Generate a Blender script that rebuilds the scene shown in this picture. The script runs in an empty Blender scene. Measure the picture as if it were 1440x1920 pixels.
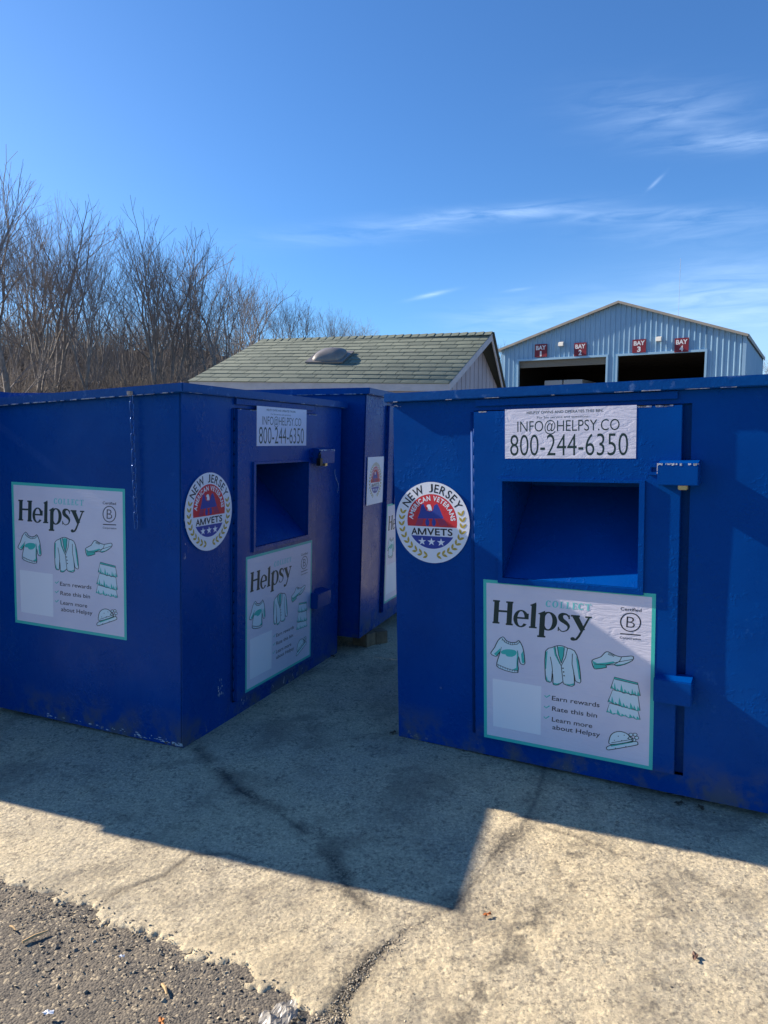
import bpy, bmesh, math, random
import numpy as np
from mathutils import Vector, Matrix
from mathutils.geometry import tessellate_polygon
R = math.radians
scene = bpy.context.scene
col = scene.collection

# ------------------------------------------------------------------ camera, world, sun, exposure
cd = bpy.data.cameras.new('camera'); cam = bpy.data.objects.new('camera', cd); col.objects.link(cam)
cd.sensor_fit = 'VERTICAL'; cd.sensor_height = 36.0; cd.sensor_width = 27.0
cd.lens = 36.0 * 1370.0 / 1920.0
PITCH = math.atan(145.0 / 1370.0)
cam.location = (0, 0, 1.56); cam.rotation_euler = (math.pi / 2 - PITCH, 0, 0)
cd.clip_start = 0.05; cd.clip_end = 5000
scene.camera = cam

SUN_EL = R(30.0)
sun_h = Vector((-0.925, 0.38, 0)).normalized()
sun_dir = Vector((sun_h.x * math.cos(SUN_EL), sun_h.y * math.cos(SUN_EL), math.sin(SUN_EL)))
sd = bpy.data.lights.new('sun', 'SUN'); sun = bpy.data.objects.new('sun', sd); col.objects.link(sun)
sd.energy = 4.9; sd.angle = R(0.5); sd.color = (1.0, 0.89, 0.74)
sun.rotation_euler = sun_dir.to_track_quat('Z', 'Y').to_euler()
sun.location = (-20, 8, 12)

world = bpy.data.worlds.new('World'); scene.world = world; world.use_nodes = True
wn = world.node_tree.nodes; wl = world.node_tree.links; wn.clear()
w_out = wn.new('ShaderNodeOutputWorld'); w_bg = wn.new('ShaderNodeBackground')
w_sky = wn.new('ShaderNodeTexSky'); w_sky.sky_type = 'NISHITA'; w_sky.sun_disc = False
w_sky.sun_elevation = SUN_EL; w_sky.sun_rotation = math.atan2(sun_dir.x, sun_dir.y)
w_sky.altitude = 50; w_sky.air_density = 1.0; w_sky.dust_density = 0.35; w_sky.ozone_density = 3.0
w_hs = wn.new('ShaderNodeHueSaturation'); w_hs.inputs['Saturation'].default_value = 1.0
w_tint = wn.new('ShaderNodeMix'); w_tint.data_type = 'RGBA'; w_tint.blend_type = 'MULTIPLY'; w_tint.inputs[0].default_value = 1.0; w_tint.inputs[7].default_value = (0.355, 0.605, 0.87, 1)
wl.new(w_sky.outputs[0], w_tint.inputs[6]); wl.new(w_tint.outputs[2], w_hs.inputs['Color'])
w_bg.inputs['Strength'].default_value = 0.10
wl.new(w_bg.outputs[0], w_out.inputs[0])

def wmath(op, a, b=None, c=None):
    n = wn.new('ShaderNodeMath'); n.operation = op
    for i, v in enumerate((a, b, c)):
        if v is None: continue
        if isinstance(v, (int, float)): n.inputs[i].default_value = v
        else: wl.new(v, n.inputs[i])
    return n.outputs[0]
w_tc = wn.new('ShaderNodeTexCoord'); w_sep = wn.new('ShaderNodeSeparateXYZ'); wl.new(w_tc.outputs['Generated'], w_sep.inputs[0])
w_az = wmath('ARCTAN2', w_sep.outputs[0], w_sep.outputs[1])      # 0 ahead, + to the right
w_el = wmath('ARCSINE', w_sep.outputs[2])
w_cmb = wn.new('ShaderNodeCombineXYZ')
wl.new(wmath('MULTIPLY', w_az, 5.0), w_cmb.inputs[0]); wl.new(wmath('MULTIPLY', w_el, 34.0), w_cmb.inputs[1])
w_ns = wn.new('ShaderNodeTexNoise'); w_ns.inputs['Scale'].default_value = 2.2; w_ns.inputs['Detail'].default_value = 10
w_ns.inputs['Roughness'].default_value = 0.58; w_ns.inputs['Distortion'].default_value = 0.5
wl.new(w_cmb.outputs[0], w_ns.inputs['Vector'])
w_rp = wn.new('ShaderNodeMapRange'); w_rp.inputs[1].default_value = 0.34; w_rp.inputs[2].default_value = 0.74
wl.new(w_ns.outputs[0], w_rp.inputs[0])
def cloud(az, el, saz, sel, tilt, amp):   # a cirrus streak: centre, extent and slope in degrees
    da = wmath('SUBTRACT', w_az, R(az)); de = wmath('SUBTRACT', w_el, R(el))
    de2 = wmath('SUBTRACT', de, wmath('MULTIPLY', da, tilt))
    q = wmath('ADD', wmath('POWER', wmath('ABSOLUTE', wmath('DIVIDE', da, R(saz))), 2.0), wmath('POWER', wmath('ABSOLUTE', wmath('DIVIDE', de2, R(sel))), 2.0))
    return wmath('MULTIPLY', wmath('EXPONENT', wmath('MULTIPLY', q, -1.0)), amp)
streaks = [cloud(8.8, 16.0, 6.0, 0.42, 0.03, 0.70), cloud(0.5, 15.1, 9, 0.75, 0.09, 0.40), cloud(18.5, 15.25, 7.0, 0.45, -0.06, 0.46), cloud(22, 14.2, 6, .9, -.03, .35),
           cloud(25.0, 19.0, 3.8, 0.50, -0.08, 0.85), cloud(20.5, 21.2, 5.5, 1.6, -0.15, 0.40), cloud(3.7, 10.5, 1.5, 0.15, 0.20, 0.95),
           cloud(24.0, 9.2, 6.0, 2.3, 0.0, 0.70), cloud(11, 8.6, 6.0, 1.3, 0.05, 0.50), cloud(19.7, 17.3, 0.5, 0.14, 0.8, 0.6), cloud(10, 10.7, 0.9, 0.10, 0.1, .5)]
w_sum = streaks[0]
for s_ in streaks[1:]: w_sum = wmath('ADD', w_sum, s_)
w_fac = wmath('MINIMUM', wmath('ADD', wmath('MULTIPLY', wmath('MULTIPLY', w_sum, w_rp.outputs[0]), 0.50), wmath('ADD', cloud(26, 5.0, 16, 5.5, 0, 0.30), cloud(-32, 12.0, 16, 16, 0, 0.10))), 0.8)
w_mix = wn.new('ShaderNodeMix'); w_mix.data_type = 'RGBA'
wl.new(w_fac, w_mix.inputs[0]); wl.new(w_hs.outputs[0], w_mix.inputs[6]); w_mix.inputs[7].default_value = (4.6, 6.0, 8.0, 1)
wl.new(w_mix.outputs[2], w_bg.inputs['Color'])

scene.view_settings.view_transform = 'Standard'; scene.view_settings.look = 'None'
scene.view_settings.exposure = 1.08; scene.view_settings.gamma = 1.0
scene.view_settings.use_curve_mapping = False
scene.cycles.max_bounces = 6; scene.cycles.diffuse_bounces = 3; scene.cycles.glossy_bounces = 3

# ------------------------------------------------------------------ helpers
def srgb(r, g, b):
    f = lambda c: (c / 255) / 12.92 if c / 255 <= 0.04045 else (((c / 255) + 0.055) / 1.055) ** 2.4
    return (f(r), f(g), f(b), 1)

class NT:
    def __init__(s, name):
        s.m = bpy.data.materials.new(name); s.m.use_nodes = True; s.t = s.m.node_tree; s.n = s.t.nodes; s.l = s.t.links
        s.b = s.n['Principled BSDF']
    def new(s, t, **kw):
        n = s.n.new(t)
        for k, v in kw.items():
            if k.startswith('_'): setattr(n, k[1:], v)
            else: s.put(n.inputs[k.replace('__', ' ')], v)
        return n
    def put(s, sock, v):
        if hasattr(v, 'is_linked') or isinstance(v, bpy.types.NodeSocket): s.l.new(v, sock)
        else: sock.default_value = v
    def set(s, **kw):
        for k, v in kw.items(): s.put(s.b.inputs[k.replace('__', ' ')], v)
    def math(s, op, a, b=0.0, c=0.0, clamp=False):
        n = s.n.new('ShaderNodeMath'); n.operation = op; n.use_clamp = clamp
        for i, v in enumerate((a, b, c)): s.put(n.inputs[i], v)
        return n.outputs[0]
    def mix(s, f, a, b):
        n = s.n.new('ShaderNodeMix'); n.data_type = 'RGBA'; s.put(n.inputs[0], f); s.put(n.inputs[6], a); s.put(n.inputs[7], b); return n.outputs[2]
    def mr(s, v, a, b, c=0.0, d=1.0):
        n = s.n.new('ShaderNodeMapRange'); s.put(n.inputs[0], v)
        for i, q in enumerate((a, b, c, d)): n.inputs[i + 1].default_value = q
        return n.outputs[0]
    def noise(s, scale, detail=4, rough=0.55, vec=None, dist=0.0):
        n = s.n.new('ShaderNodeTexNoise'); n.inputs['Scale'].default_value = scale; n.inputs['Detail'].default_value = detail
        n.inputs['Roughness'].default_value = rough; n.inputs['Distortion'].default_value = dist
        s.l.new(vec if vec is not None else s.obj(), n.inputs['Vector']); return n.outputs[0]
    def vor(s, scale, feat='F1', vec=None, out='Distance'):
        n = s.n.new('ShaderNodeTexVoronoi'); n.feature = feat; n.inputs['Scale'].default_value = scale
        s.l.new(vec if vec is not None else s.obj(), n.inputs['Vector']); return n.outputs[out]
    def obj(s):
        if not hasattr(s, '_tc'): s._tc = s.n.new('ShaderNodeTexCoord')
        return s._tc.outputs['Object']
    def bump(s, h, strength=0.3, dist=0.01, prev=None):
        n = s.n.new('ShaderNodeBump'); n.inputs['Strength'].default_value = strength; n.inputs['Distance'].default_value = dist
        s.l.new(h, n.inputs['Height'])
        if prev is not None: s.l.new(prev, n.inputs['Normal'])
        return n.outputs[0]

MATS = {}
def simple(name, c, rough=0.6, metal=0.0, var=0.0, vs=8.0, bump=0.0, bs=60.0, spec=None):
    if name in MATS: return MATS[name]
    t = NT(name); cc = c if len(c) == 4 else (*c, 1)
    if var > 0:
        f = t.noise(vs, 5)
        t.set(Base__Color=t.mix(t.mr(f, 0.3, 0.7), tuple(x * (1 - var) for x in cc[:3]) + (1,), tuple(min(1, x * (1 + var)) for x in cc[:3]) + (1,)))
    else: t.set(Base__Color=cc)
    t.set(Roughness=rough, Metallic=metal)
    if spec is not None: t.b.inputs['Specular IOR Level'].default_value = spec
    if bump > 0: t.set(Normal=t.bump(t.noise(bs, 4), bump, 0.01))
    MATS[name] = t.m; return t.m

def tag(o, label=None, cat=None, group=None, kind=None):
    if label: o['label'] = label
    if cat: o['category'] = cat
    if group: o['group'] = group
    if kind: o['kind'] = kind
    return o
def link(name, me, mat=None, parent=None, loc=None, rotz=None):
    o = bpy.data.objects.new(name, me); col.objects.link(o)
    if mat is not None and len(me.materials) == 0: me.materials.append(mat)
    if parent is not None: o.parent = parent
    if loc is not None: o.location = loc
    if rotz is not None: o.rotation_euler = (0, 0, rotz)
    return o
def empty(name, mat4, label, cat, group=None):
    e = bpy.data.objects.new(name, None); col.objects.link(e); e.empty_display_size = 0.2
    e.matrix_world = mat4 if isinstance(mat4, Matrix) else Matrix.Translation(mat4)
    return tag(e, label, cat, group)

class MB:
    def __init__(s): s.v = []; s.f = []
    def quad(s, *p): k = len(s.v); s.v += [tuple(q) for q in p]; s.f.append(tuple(range(k, k + len(p))))
    def box(s, x0, y0, z0, x1, y1, z1):
        k = len(s.v)
        s.v += [(x0, y0, z0), (x1, y0, z0), (x1, y1, z0), (x0, y1, z0), (x0, y0, z1), (x1, y0, z1), (x1, y1, z1), (x0, y1, z1)]
        s.f += [tuple(k + i for i in q) for q in ((0, 3, 2, 1), (4, 5, 6, 7), (0, 1, 5, 4), (1, 2, 6, 5), (2, 3, 7, 6), (3, 0, 4, 7))]
    def hexa(s, p):   # eight corners, bottom ring then top ring
        k = len(s.v); s.v += [tuple(q) for q in p]
        s.f += [tuple(k + i for i in q) for q in ((0, 3, 2, 1), (4, 5, 6, 7), (0, 1, 5, 4), (1, 2, 6, 5), (2, 3, 7, 6), (3, 0, 4, 7))]
    def ring(s, o, i, y0, y1):   # rectangular frame in the xz plane, outer/inner = (x0,z0,x1,z1)
        k = len(s.v)
        def c(r, y): return [(r[0], y, r[1]), (r[2], y, r[1]), (r[2], y, r[3]), (r[0], y, r[3])]
        s.v += c(o, y0) + c(i, y0) + c(o, y1) + c(i, y1)
        for a in range(4):
            b = (a + 1) % 4
            s.f += [(k + a, k + b, k + 4 + b, k + 4 + a), (k + 8 + b, k + 8 + a, k + 12 + a, k + 12 + b),
                    (k + b, k + a, k + 8 + a, k + 8 + b), (k + 4 + a, k + 4 + b, k + 12 + b, k + 12 + a)]
    def tube(s, pts, rad, n=8, cap=True, closed=False):
        pts = [Vector(p) for p in pts]; m = len(pts)
        rad = [rad] * m if isinstance(rad, (int, float)) else rad
        k0 = len(s.v); prev = None
        for i, p in enumerate(pts):
            if closed: d = pts[(i + 1) % m] - pts[i - 1]
            else: d = pts[min(i + 1, m - 1)] - pts[max(i - 1, 0)]
            if d.length < 1e-9: d = Vector((0, 0, 1))
            d.normalize()
            if prev is None: u = d.orthogonal().normalized()
            else:
                u = prev - d * prev.dot(d)
                u = u.normalized() if u.length > 1e-6 else d.orthogonal().normalized()
            prev = u; w = d.cross(u)
            for j in range(n):
                a = 2 * math.pi * j / n; q = p + (u * math.cos(a) + w * math.sin(a)) * rad[i]
                s.v.append(tuple(q))
        for i in range(m if closed else m - 1):
            i2 = (i + 1) % m
            for j in range(n):
                j2 = (j + 1) % n
                s.f.append((k0 + i * n + j, k0 + i * n + j2, k0 + i2 * n + j2, k0 + i2 * n + j))
        if cap and not closed:
            s.f.append(tuple(k0 + j for j in reversed(range(n)))); s.f.append(tuple(k0 + (m - 1) * n + j for j in range(n)))
    def mesh(s, name, bevel=0.0, smooth=False, seg=2):
        me = bpy.data.meshes.new(name); me.from_pydata(s.v, [], s.f)
        bm = bmesh.new(); bm.from_mesh(me); bmesh.ops.recalc_face_normals(bm, faces=bm.faces)
        if bevel > 0:
            es = [e for e in bm.edges if len(e.link_faces) == 2 and e.calc_face_angle(0) > 0.5]
            bmesh.ops.bevel(bm, geom=es, offset=bevel, segments=seg, affect='EDGES', clamp_overlap=True)
        if smooth:
            for f in bm.faces: f.smooth = True
        bm.to_mesh(me); bm.free(); return me
    def build(s, name, mat, parent=None, bevel=0.0, smooth=False, loc=None, rotz=None):
        return link(name, s.mesh(name, bevel, smooth), mat, parent, loc, rotz)

# ------------------------------------------------------------------ numpy noise
_rs = np.random.RandomState(7); _perm = _rs.rand(512, 512)
def vnoise(x, y):
    xi = np.floor(x).astype(int); yi = np.floor(y).astype(int); fx = x - xi; fy = y - yi
    fx = fx * fx * (3 - 2 * fx); fy = fy * fy * (3 - 2 * fy)
    g = lambda a, b: _perm[a % 512, b % 512]
    return (g(xi, yi) * (1 - fx) + g(xi + 1, yi) * fx) * (1 - fy) + (g(xi, yi + 1) * (1 - fx) + g(xi + 1, yi + 1) * fx) * fy
def fbm(x, y, o=4):
    s = 0; a = 1; t = 0
    for i in range(o): s = s + a * vnoise(x * 2 ** i + 17 * i, y * 2 ** i + 31 * i); t += a; a *= 0.55
    return s / t
def dpoly(X, Y, P):
    d = np.full(X.shape, 1e9)
    for (x0, y0), (x1, y1) in zip(P[:-1], P[1:]):
        dx, dy = x1 - x0, y1 - y0; L = dx * dx + dy * dy + 1e-12
        t = np.clip(((X - x0) * dx + (Y - y0) * dy) / L, 0, 1)
        d = np.minimum(d, np.hypot(X - x0 - t * dx, Y - y0 - t * dy))
    return d
def inside(X, Y, P):
    c = np.zeros(X.shape, bool); n = len(P)
    for i in range(n):
        x0, y0 = P[i]; x1, y1 = P[(i + 1) % n]
        cond = ((y0 > Y) != (y1 > Y)) & (X < (x1 - x0) * (Y - y0) / (y1 - y0 + 1e-12) + x0)
        c ^= cond
    return c

# ------------------------------------------------------------------ ground
BND = [(-3.2, 2.60), (-2.2, 2.52), (-1.6, 2.47), (-1.358, 2.432), (-1.227, 2.377), (-1.102, 2.31), (-0.986, 2.291), (-0.924, 2.236), (-0.855, 2.192), (-0.776, 2.159), (-0.708, 2.129), (-0.592, 2.04), (-0.509, 2.024), (-0.449, 2.007), (-0.381, 1.933), (-0.33, 1.899), (-0.258, 1.864), (-0.173, 1.827), (-0.113, 1.782), (-0.06, 1.70), (0.15, 1.45), (0.5, 1.1), (1.4, 0.7), (3.5, 0.3)]
ASPH = BND + [(3.5, -6), (-6, -6), (-6, 2.7)]
CR1 = [(-0.141, 1.72), (-0.119, 1.883), (-0.032, 2.051), (0.068, 2.171), (0.23, 2.277), (0.342, 2.454), (0.41, 2.588), (0.569, 2.795), (0.653, 2.99), (0.73, 3.212), (0.775, 3.349)]
CR2 = [(-0.931, 3.498), (-0.778, 3.293), (-0.637, 3.085), (-0.445, 2.9), (-0.341, 2.775), (-0.236, 2.66), (-0.152, 2.454), (-0.119, 2.357), (-0.053, 2.277)]
CR3 = [(-0.119, 2.357), (-0.304, 2.454), (-0.58, 2.588), (-0.719, 2.588), (-0.78, 2.454), (-0.904, 2.377), (-0.932, 2.305)]
CR4 = [(0.729, 2.623), (0.682, 2.52), (0.562, 2.333), (0.485, 2.223), (0.386, 2.051), (0.27, 1.903), (0.183, 1.773), (0.1, 1.6)]
CR5 = [(0.612, 2.795), (0.769, 2.697), (0.879, 2.588), (1.033, 2.52), (1.151, 2.392), (1.244, 2.25), (1.5, 2.1)]
CR6 = [(0.977, 2.423), (0.939, 2.277), (0.888, 2.122), (0.811, 1.964), (0.737, 1.827)]

def axis(segs):
    out = []
    for a, b, s in segs:
        n = max(1, int(round((b - a) / s))); out += list(np.linspace(a, b, n, endpoint=False))
    out.append(segs[-1][1]); return np.array(out)
def crack_fields(X, Y):
    wob = (fbm(X * 9, Y * 9, 3) - 0.5) * 0.026 + (fbm(X * 45, Y * 45, 3) - .5) * .030
    d = dpoly(X + wob * .6, Y - wob * .4, CR1); ww = 0.001 + 0.034 * np.clip((2.30 - Y) / 0.55, 0, 1)
    c = ww + wob * (0.3 + np.clip((2.5 - Y) / .4, 0, .7)) - d
    st = np.zeros(X.shape)
    for P, w, amp in ((CR1, 0.050, .95), (CR2, 0.040, 1.0), (CR3, 0.022, .6), (CR4, 0.060, .8), (CR5, 0.026, .6), (CR6, 0.050, .6)):
        g = np.clip(2.6 * fbm(X * 6 + 40 * w, Y * 6, 3) - 0.55, 0.12, 1)
        st2 = fbm(X * 26 + 9, Y * 26, 4); gg = np.clip((st2 - .40) / .12, 0, 1) if P in (CR4, CR6, CR5) else 1.0
        st = np.maximum(st, amp * g * gg * np.exp(-((dpoly(X, Y, P) + wob * .8) / w) ** 2))
    for P in (CR5, CR3, CR2):
        hl = 0.0025 + wob * .09 - dpoly(X + wob * .5, Y - wob * .5, P); c = np.maximum(c, np.where(fbm(X * 4, Y * 4, 2) > .42, hl, -1))
    return c, st
def sheet(name, xs, ys, zfun, mat, attr=None):
    X, Y = np.meshgrid(xs, ys); Z, A = zfun(X, Y)
    nx, ny = len(xs), len(ys)
    me = bpy.data.meshes.new(name)
    V = np.stack([X, Y, Z], -1).reshape(-1, 3).astype(np.float32)
    i = np.arange(ny - 1)[:, None] * nx + np.arange(nx - 1)[None, :]
    Fc = np.stack([i, i + 1, i + nx + 1, i + nx], -1).reshape(-1, 4).astype(np.int32)
    me.vertices.add(len(V)); me.vertices.foreach_set('co', V.ravel())
    me.loops.add(Fc.size); me.loops.foreach_set('vertex_index', Fc.ravel())
    me.polygons.add(len(Fc)); me.polygons.foreach_set('loop_start', np.arange(0, Fc.size, 4, dtype=np.int32))
    me.polygons.foreach_set('use_smooth', np.ones(len(Fc), bool))
    me.update(calc_edges=True); me.validate()
    for k, a in (A or {}).items():
        at = me.attributes.new(k, 'FLOAT', 'POINT'); at.data.foreach_set('value', a.astype(np.float32).ravel())
    return link(name, me, mat)
def concrete_z(X, Y):
    d_in = dpoly(X, Y, BND); ins = inside(X, Y, ASPH)
    sd_ = np.where(ins, -d_in, d_in) + (fbm(X * 14, Y * 14, 4) - 0.5) * 0.12 + (fbm(X * 60, Y * 60, 3) - 0.5) * 0.06
    pr = np.clip((sd_ + 0.016) / 0.045, 0, 1); pr = pr * pr * (3 - 2 * pr)
    cr, st = crack_fields(X, Y); cp = np.clip((cr + 0.006) / 0.016, 0, 1)
    near = np.clip((4.2 - Y) / 1.5, 0, 1)
    rough = 0.35 + 0.65 * np.clip(fbm(X * 1.3 + 5, Y * 1.3, 2) * 1.6 - 0.3, 0, 1)
    pits = np.clip(fbm(X * 45 + 9, Y * 45, 2) - 0.60, 0, 1) * 0.012
    h = (fbm(X * 70, Y * 70, 3) - 0.5) * 0.0042 * rough + (fbm(X * 18, Y * 18, 2) - 0.5) * 0.004 - pits * rough
    z = -0.002 + h * near
    z = z * pr + (-0.022) * (1 - pr)
    z = z - cp * 0.006 * np.clip((4 - Y), 0, 1)
    edge = np.exp(-np.clip(sd_, 0, 1) / 0.05) * (sd_ > 0)
    return z, {'stain': st, 'crack': np.clip((cr + 0.010) / 0.022, 0, 1), 'edge': edge, 'worn': rough}
def asphalt_z(X, Y):
    return -0.010 + (fbm(X * 60, Y * 60, 3) - 0.5) * 0.006 + (fbm(X * 9, Y * 9, 2) - 0.5) * 0.006, {}

def ground_mats():
    t = NT('weathered_concrete'); at = lambda n: t.new('ShaderNodeAttribute', _attribute_name=n).outputs['Fac']
    crack, edge, worn, stain = at('crack'), at('edge'), at('worn'), at('stain')
    big = t.noise(1.1, 5, .6); mid = t.noise(7, 5, 0.65); fine = t.noise(42, 9, 0.82); spk = t.noise(110, 6, 0.8); lit = t.noise(70, 8, .8); blot = t.noise(9, 6, .75)
    stn = t.noise(2.6, 6, .62, dist=.6)
    base = t.mix(t.mr(mid, 0.3, 0.72), srgb(214, 196, 161), srgb(180, 165, 136))
    base = t.mix(t.mr(big, 0.42, 0.62, 0, 0.6), base, srgb(166, 160, 146))
    ag = t.vor(58, 'F1'); agc = t.vor(58, 'F1', out='Color')
    bw = t.new('ShaderNodeSeparateColor', Color=agc).outputs[0]
    base = t.mix(t.math('MULTIPLY', t.mr(ag, 0.45, 0.25), t.mr(bw, 0.6, 0.85, 0, 0.4)), base, srgb(134, 127, 116))
    base = t.mix(t.mr(lit, 0.50, 0.57, 0, 0.6), base, srgb(240, 222, 180))
    wf = t.math('ADD', t.math('MULTIPLY', worn, 0.30), t.math('MULTIPLY', t.mr(blot, .47, .56), .8), clamp=True)
    base = t.mix(t.math('MULTIPLY', t.mr(fine, 0.50, 0.565, 0, 0.72), t.mr(wf, 0, 1, .16, 1)), base, srgb(96, 89, 79))
    base = t.mix(t.mr(spk, 0.545, 0.59, 0, 0.5), base, srgb(70, 65, 58))
    base = t.mix(t.mr(stn, 0.50, 0.62, 0, 0.42), base, srgb(104, 97, 86))
    gate = t.mr(t.noise(60, 5, 0.8), 0.42, 0.56, 0.15, 1.0)
    base = t.mix(t.math('MULTIPLY', stain, t.mr(gate, 0.15, 1.0, .5, 1)), base, srgb(78, 73, 65))
    base = t.mix(t.math('MULTIPLY', crack, 0.9), base, srgb(66, 62, 57))
    base = t.mix(t.math('MULTIPLY', edge, 0.35), base, srgb(222, 204, 166))
    t.set(Base__Color=base, Roughness=0.92)
    hb = t.math('ADD', t.math('MULTIPLY', fine, -0.9), t.math('MULTIPLY', spk, -0.7)); hb = t.math('ADD', hb, t.math('MULTIPLY', lit, .5))
    n1 = t.bump(t.math('SUBTRACT', 0.6, ag), 0.4, 0.006); t.set(Normal=t.bump(hb, 0.6, 0.009, n1))
    MATS['conc'] = t.m
    t = NT('gritty_asphalt'); n1 = t.noise(5, 5, 0.6); n2 = t.noise(110, 4, 0.7); v = t.vor(130, 'F1'); vc = t.new('ShaderNodeSeparateColor', Color=t.vor(130, 'F1', out='Color')).outputs[0]
    c = t.mix(t.mr(n1, 0.3, 0.7), srgb(122, 112, 97), srgb(92, 87, 80))
    c = t.mix(t.mr(n2, 0.45, 0.7, 0, 0.7), c, srgb(50, 49, 49)); c = t.mix(t.mr(vc, 0.86, 0.95, 0, 0.8), c, srgb(168, 154, 128))
    c = t.mix(t.mr(vc, 0.2, 0.08, 0, 0.6), c, srgb(38, 40, 44))
    t.set(Base__Color=c, Roughness=0.9, Normal=t.bump(t.math('ADD', t.math('SUBTRACT', 0.6, v), n2), 0.55, 0.005)); MATS['asph'] = t.m
    t = NT('far_ground'); c = t.mix(t.mr(t.noise(0.4, 5), 0.35, 0.65), srgb(120, 108, 88), srgb(96, 90, 78)); t.set(Base__Color=c, Roughness=0.95); MATS['far'] = t.m
ground_mats()
xs = axis([(-7, -2.3, 0.25), (-2.3, -1.3, 0.02), (-1.3, 1.45, 0.008), (1.45, 2.4, 0.02), (2.4, 9, 0.25)])
ys = axis([(0.3, 1.5, 0.05), (1.5, 2.7, 0.008), (2.7, 3.6, 0.012), (3.6, 5.6, 0.03), (5.6, 17, 0.3)])
tag(sheet('concrete_pad', xs, ys, concrete_z, MATS['conc']), kind='structure')
xs2 = axis([(-8, -2.0, 0.25), (-2.0, 0.5, 0.012), (0.5, 10, 0.25)]); ys2 = axis([(-6, 1.4, 0.25), (1.4, 2.8, 0.012), (2.8, 17, 0.3)])
tag(sheet('asphalt', xs2, ys2, asphalt_z, MATS['asph']), kind='structure')
m = MB(); N = 48
ring = [(math.cos(2 * math.pi * i / N) * 900, math.sin(2 * math.pi * i / N) * 900 + 200, -0.045) for i in range(N)]
m.quad(*ring); tag(m.build('ground', MATS['far']), kind='structure')

# hill behind the wood
def hill_z(X, Y):
    r = np.clip((Y - 58) / 30, 0, 1); side = np.clip((8 - X) / 30, 0, 1) * 0.9 + 0.1
    return -0.1 + 11.0 * r * r * (3 - 2 * r) * side + fbm(X * .1, Y * .1, 3) * 1.5 * r, {}
t = NT('leaf_litter'); t.set(Base__Color=t.mix(t.mr(t.noise(0.6, 6, .7), .35, .65), srgb(108, 96, 82), srgb(80, 72, 64)), Roughness=1.0); MATS['litter'] = t.m
tag(sheet('hill', np.linspace(-110, 60, 70), np.linspace(50, 190, 50), hill_z, MATS['litter']), kind='structure')

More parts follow.
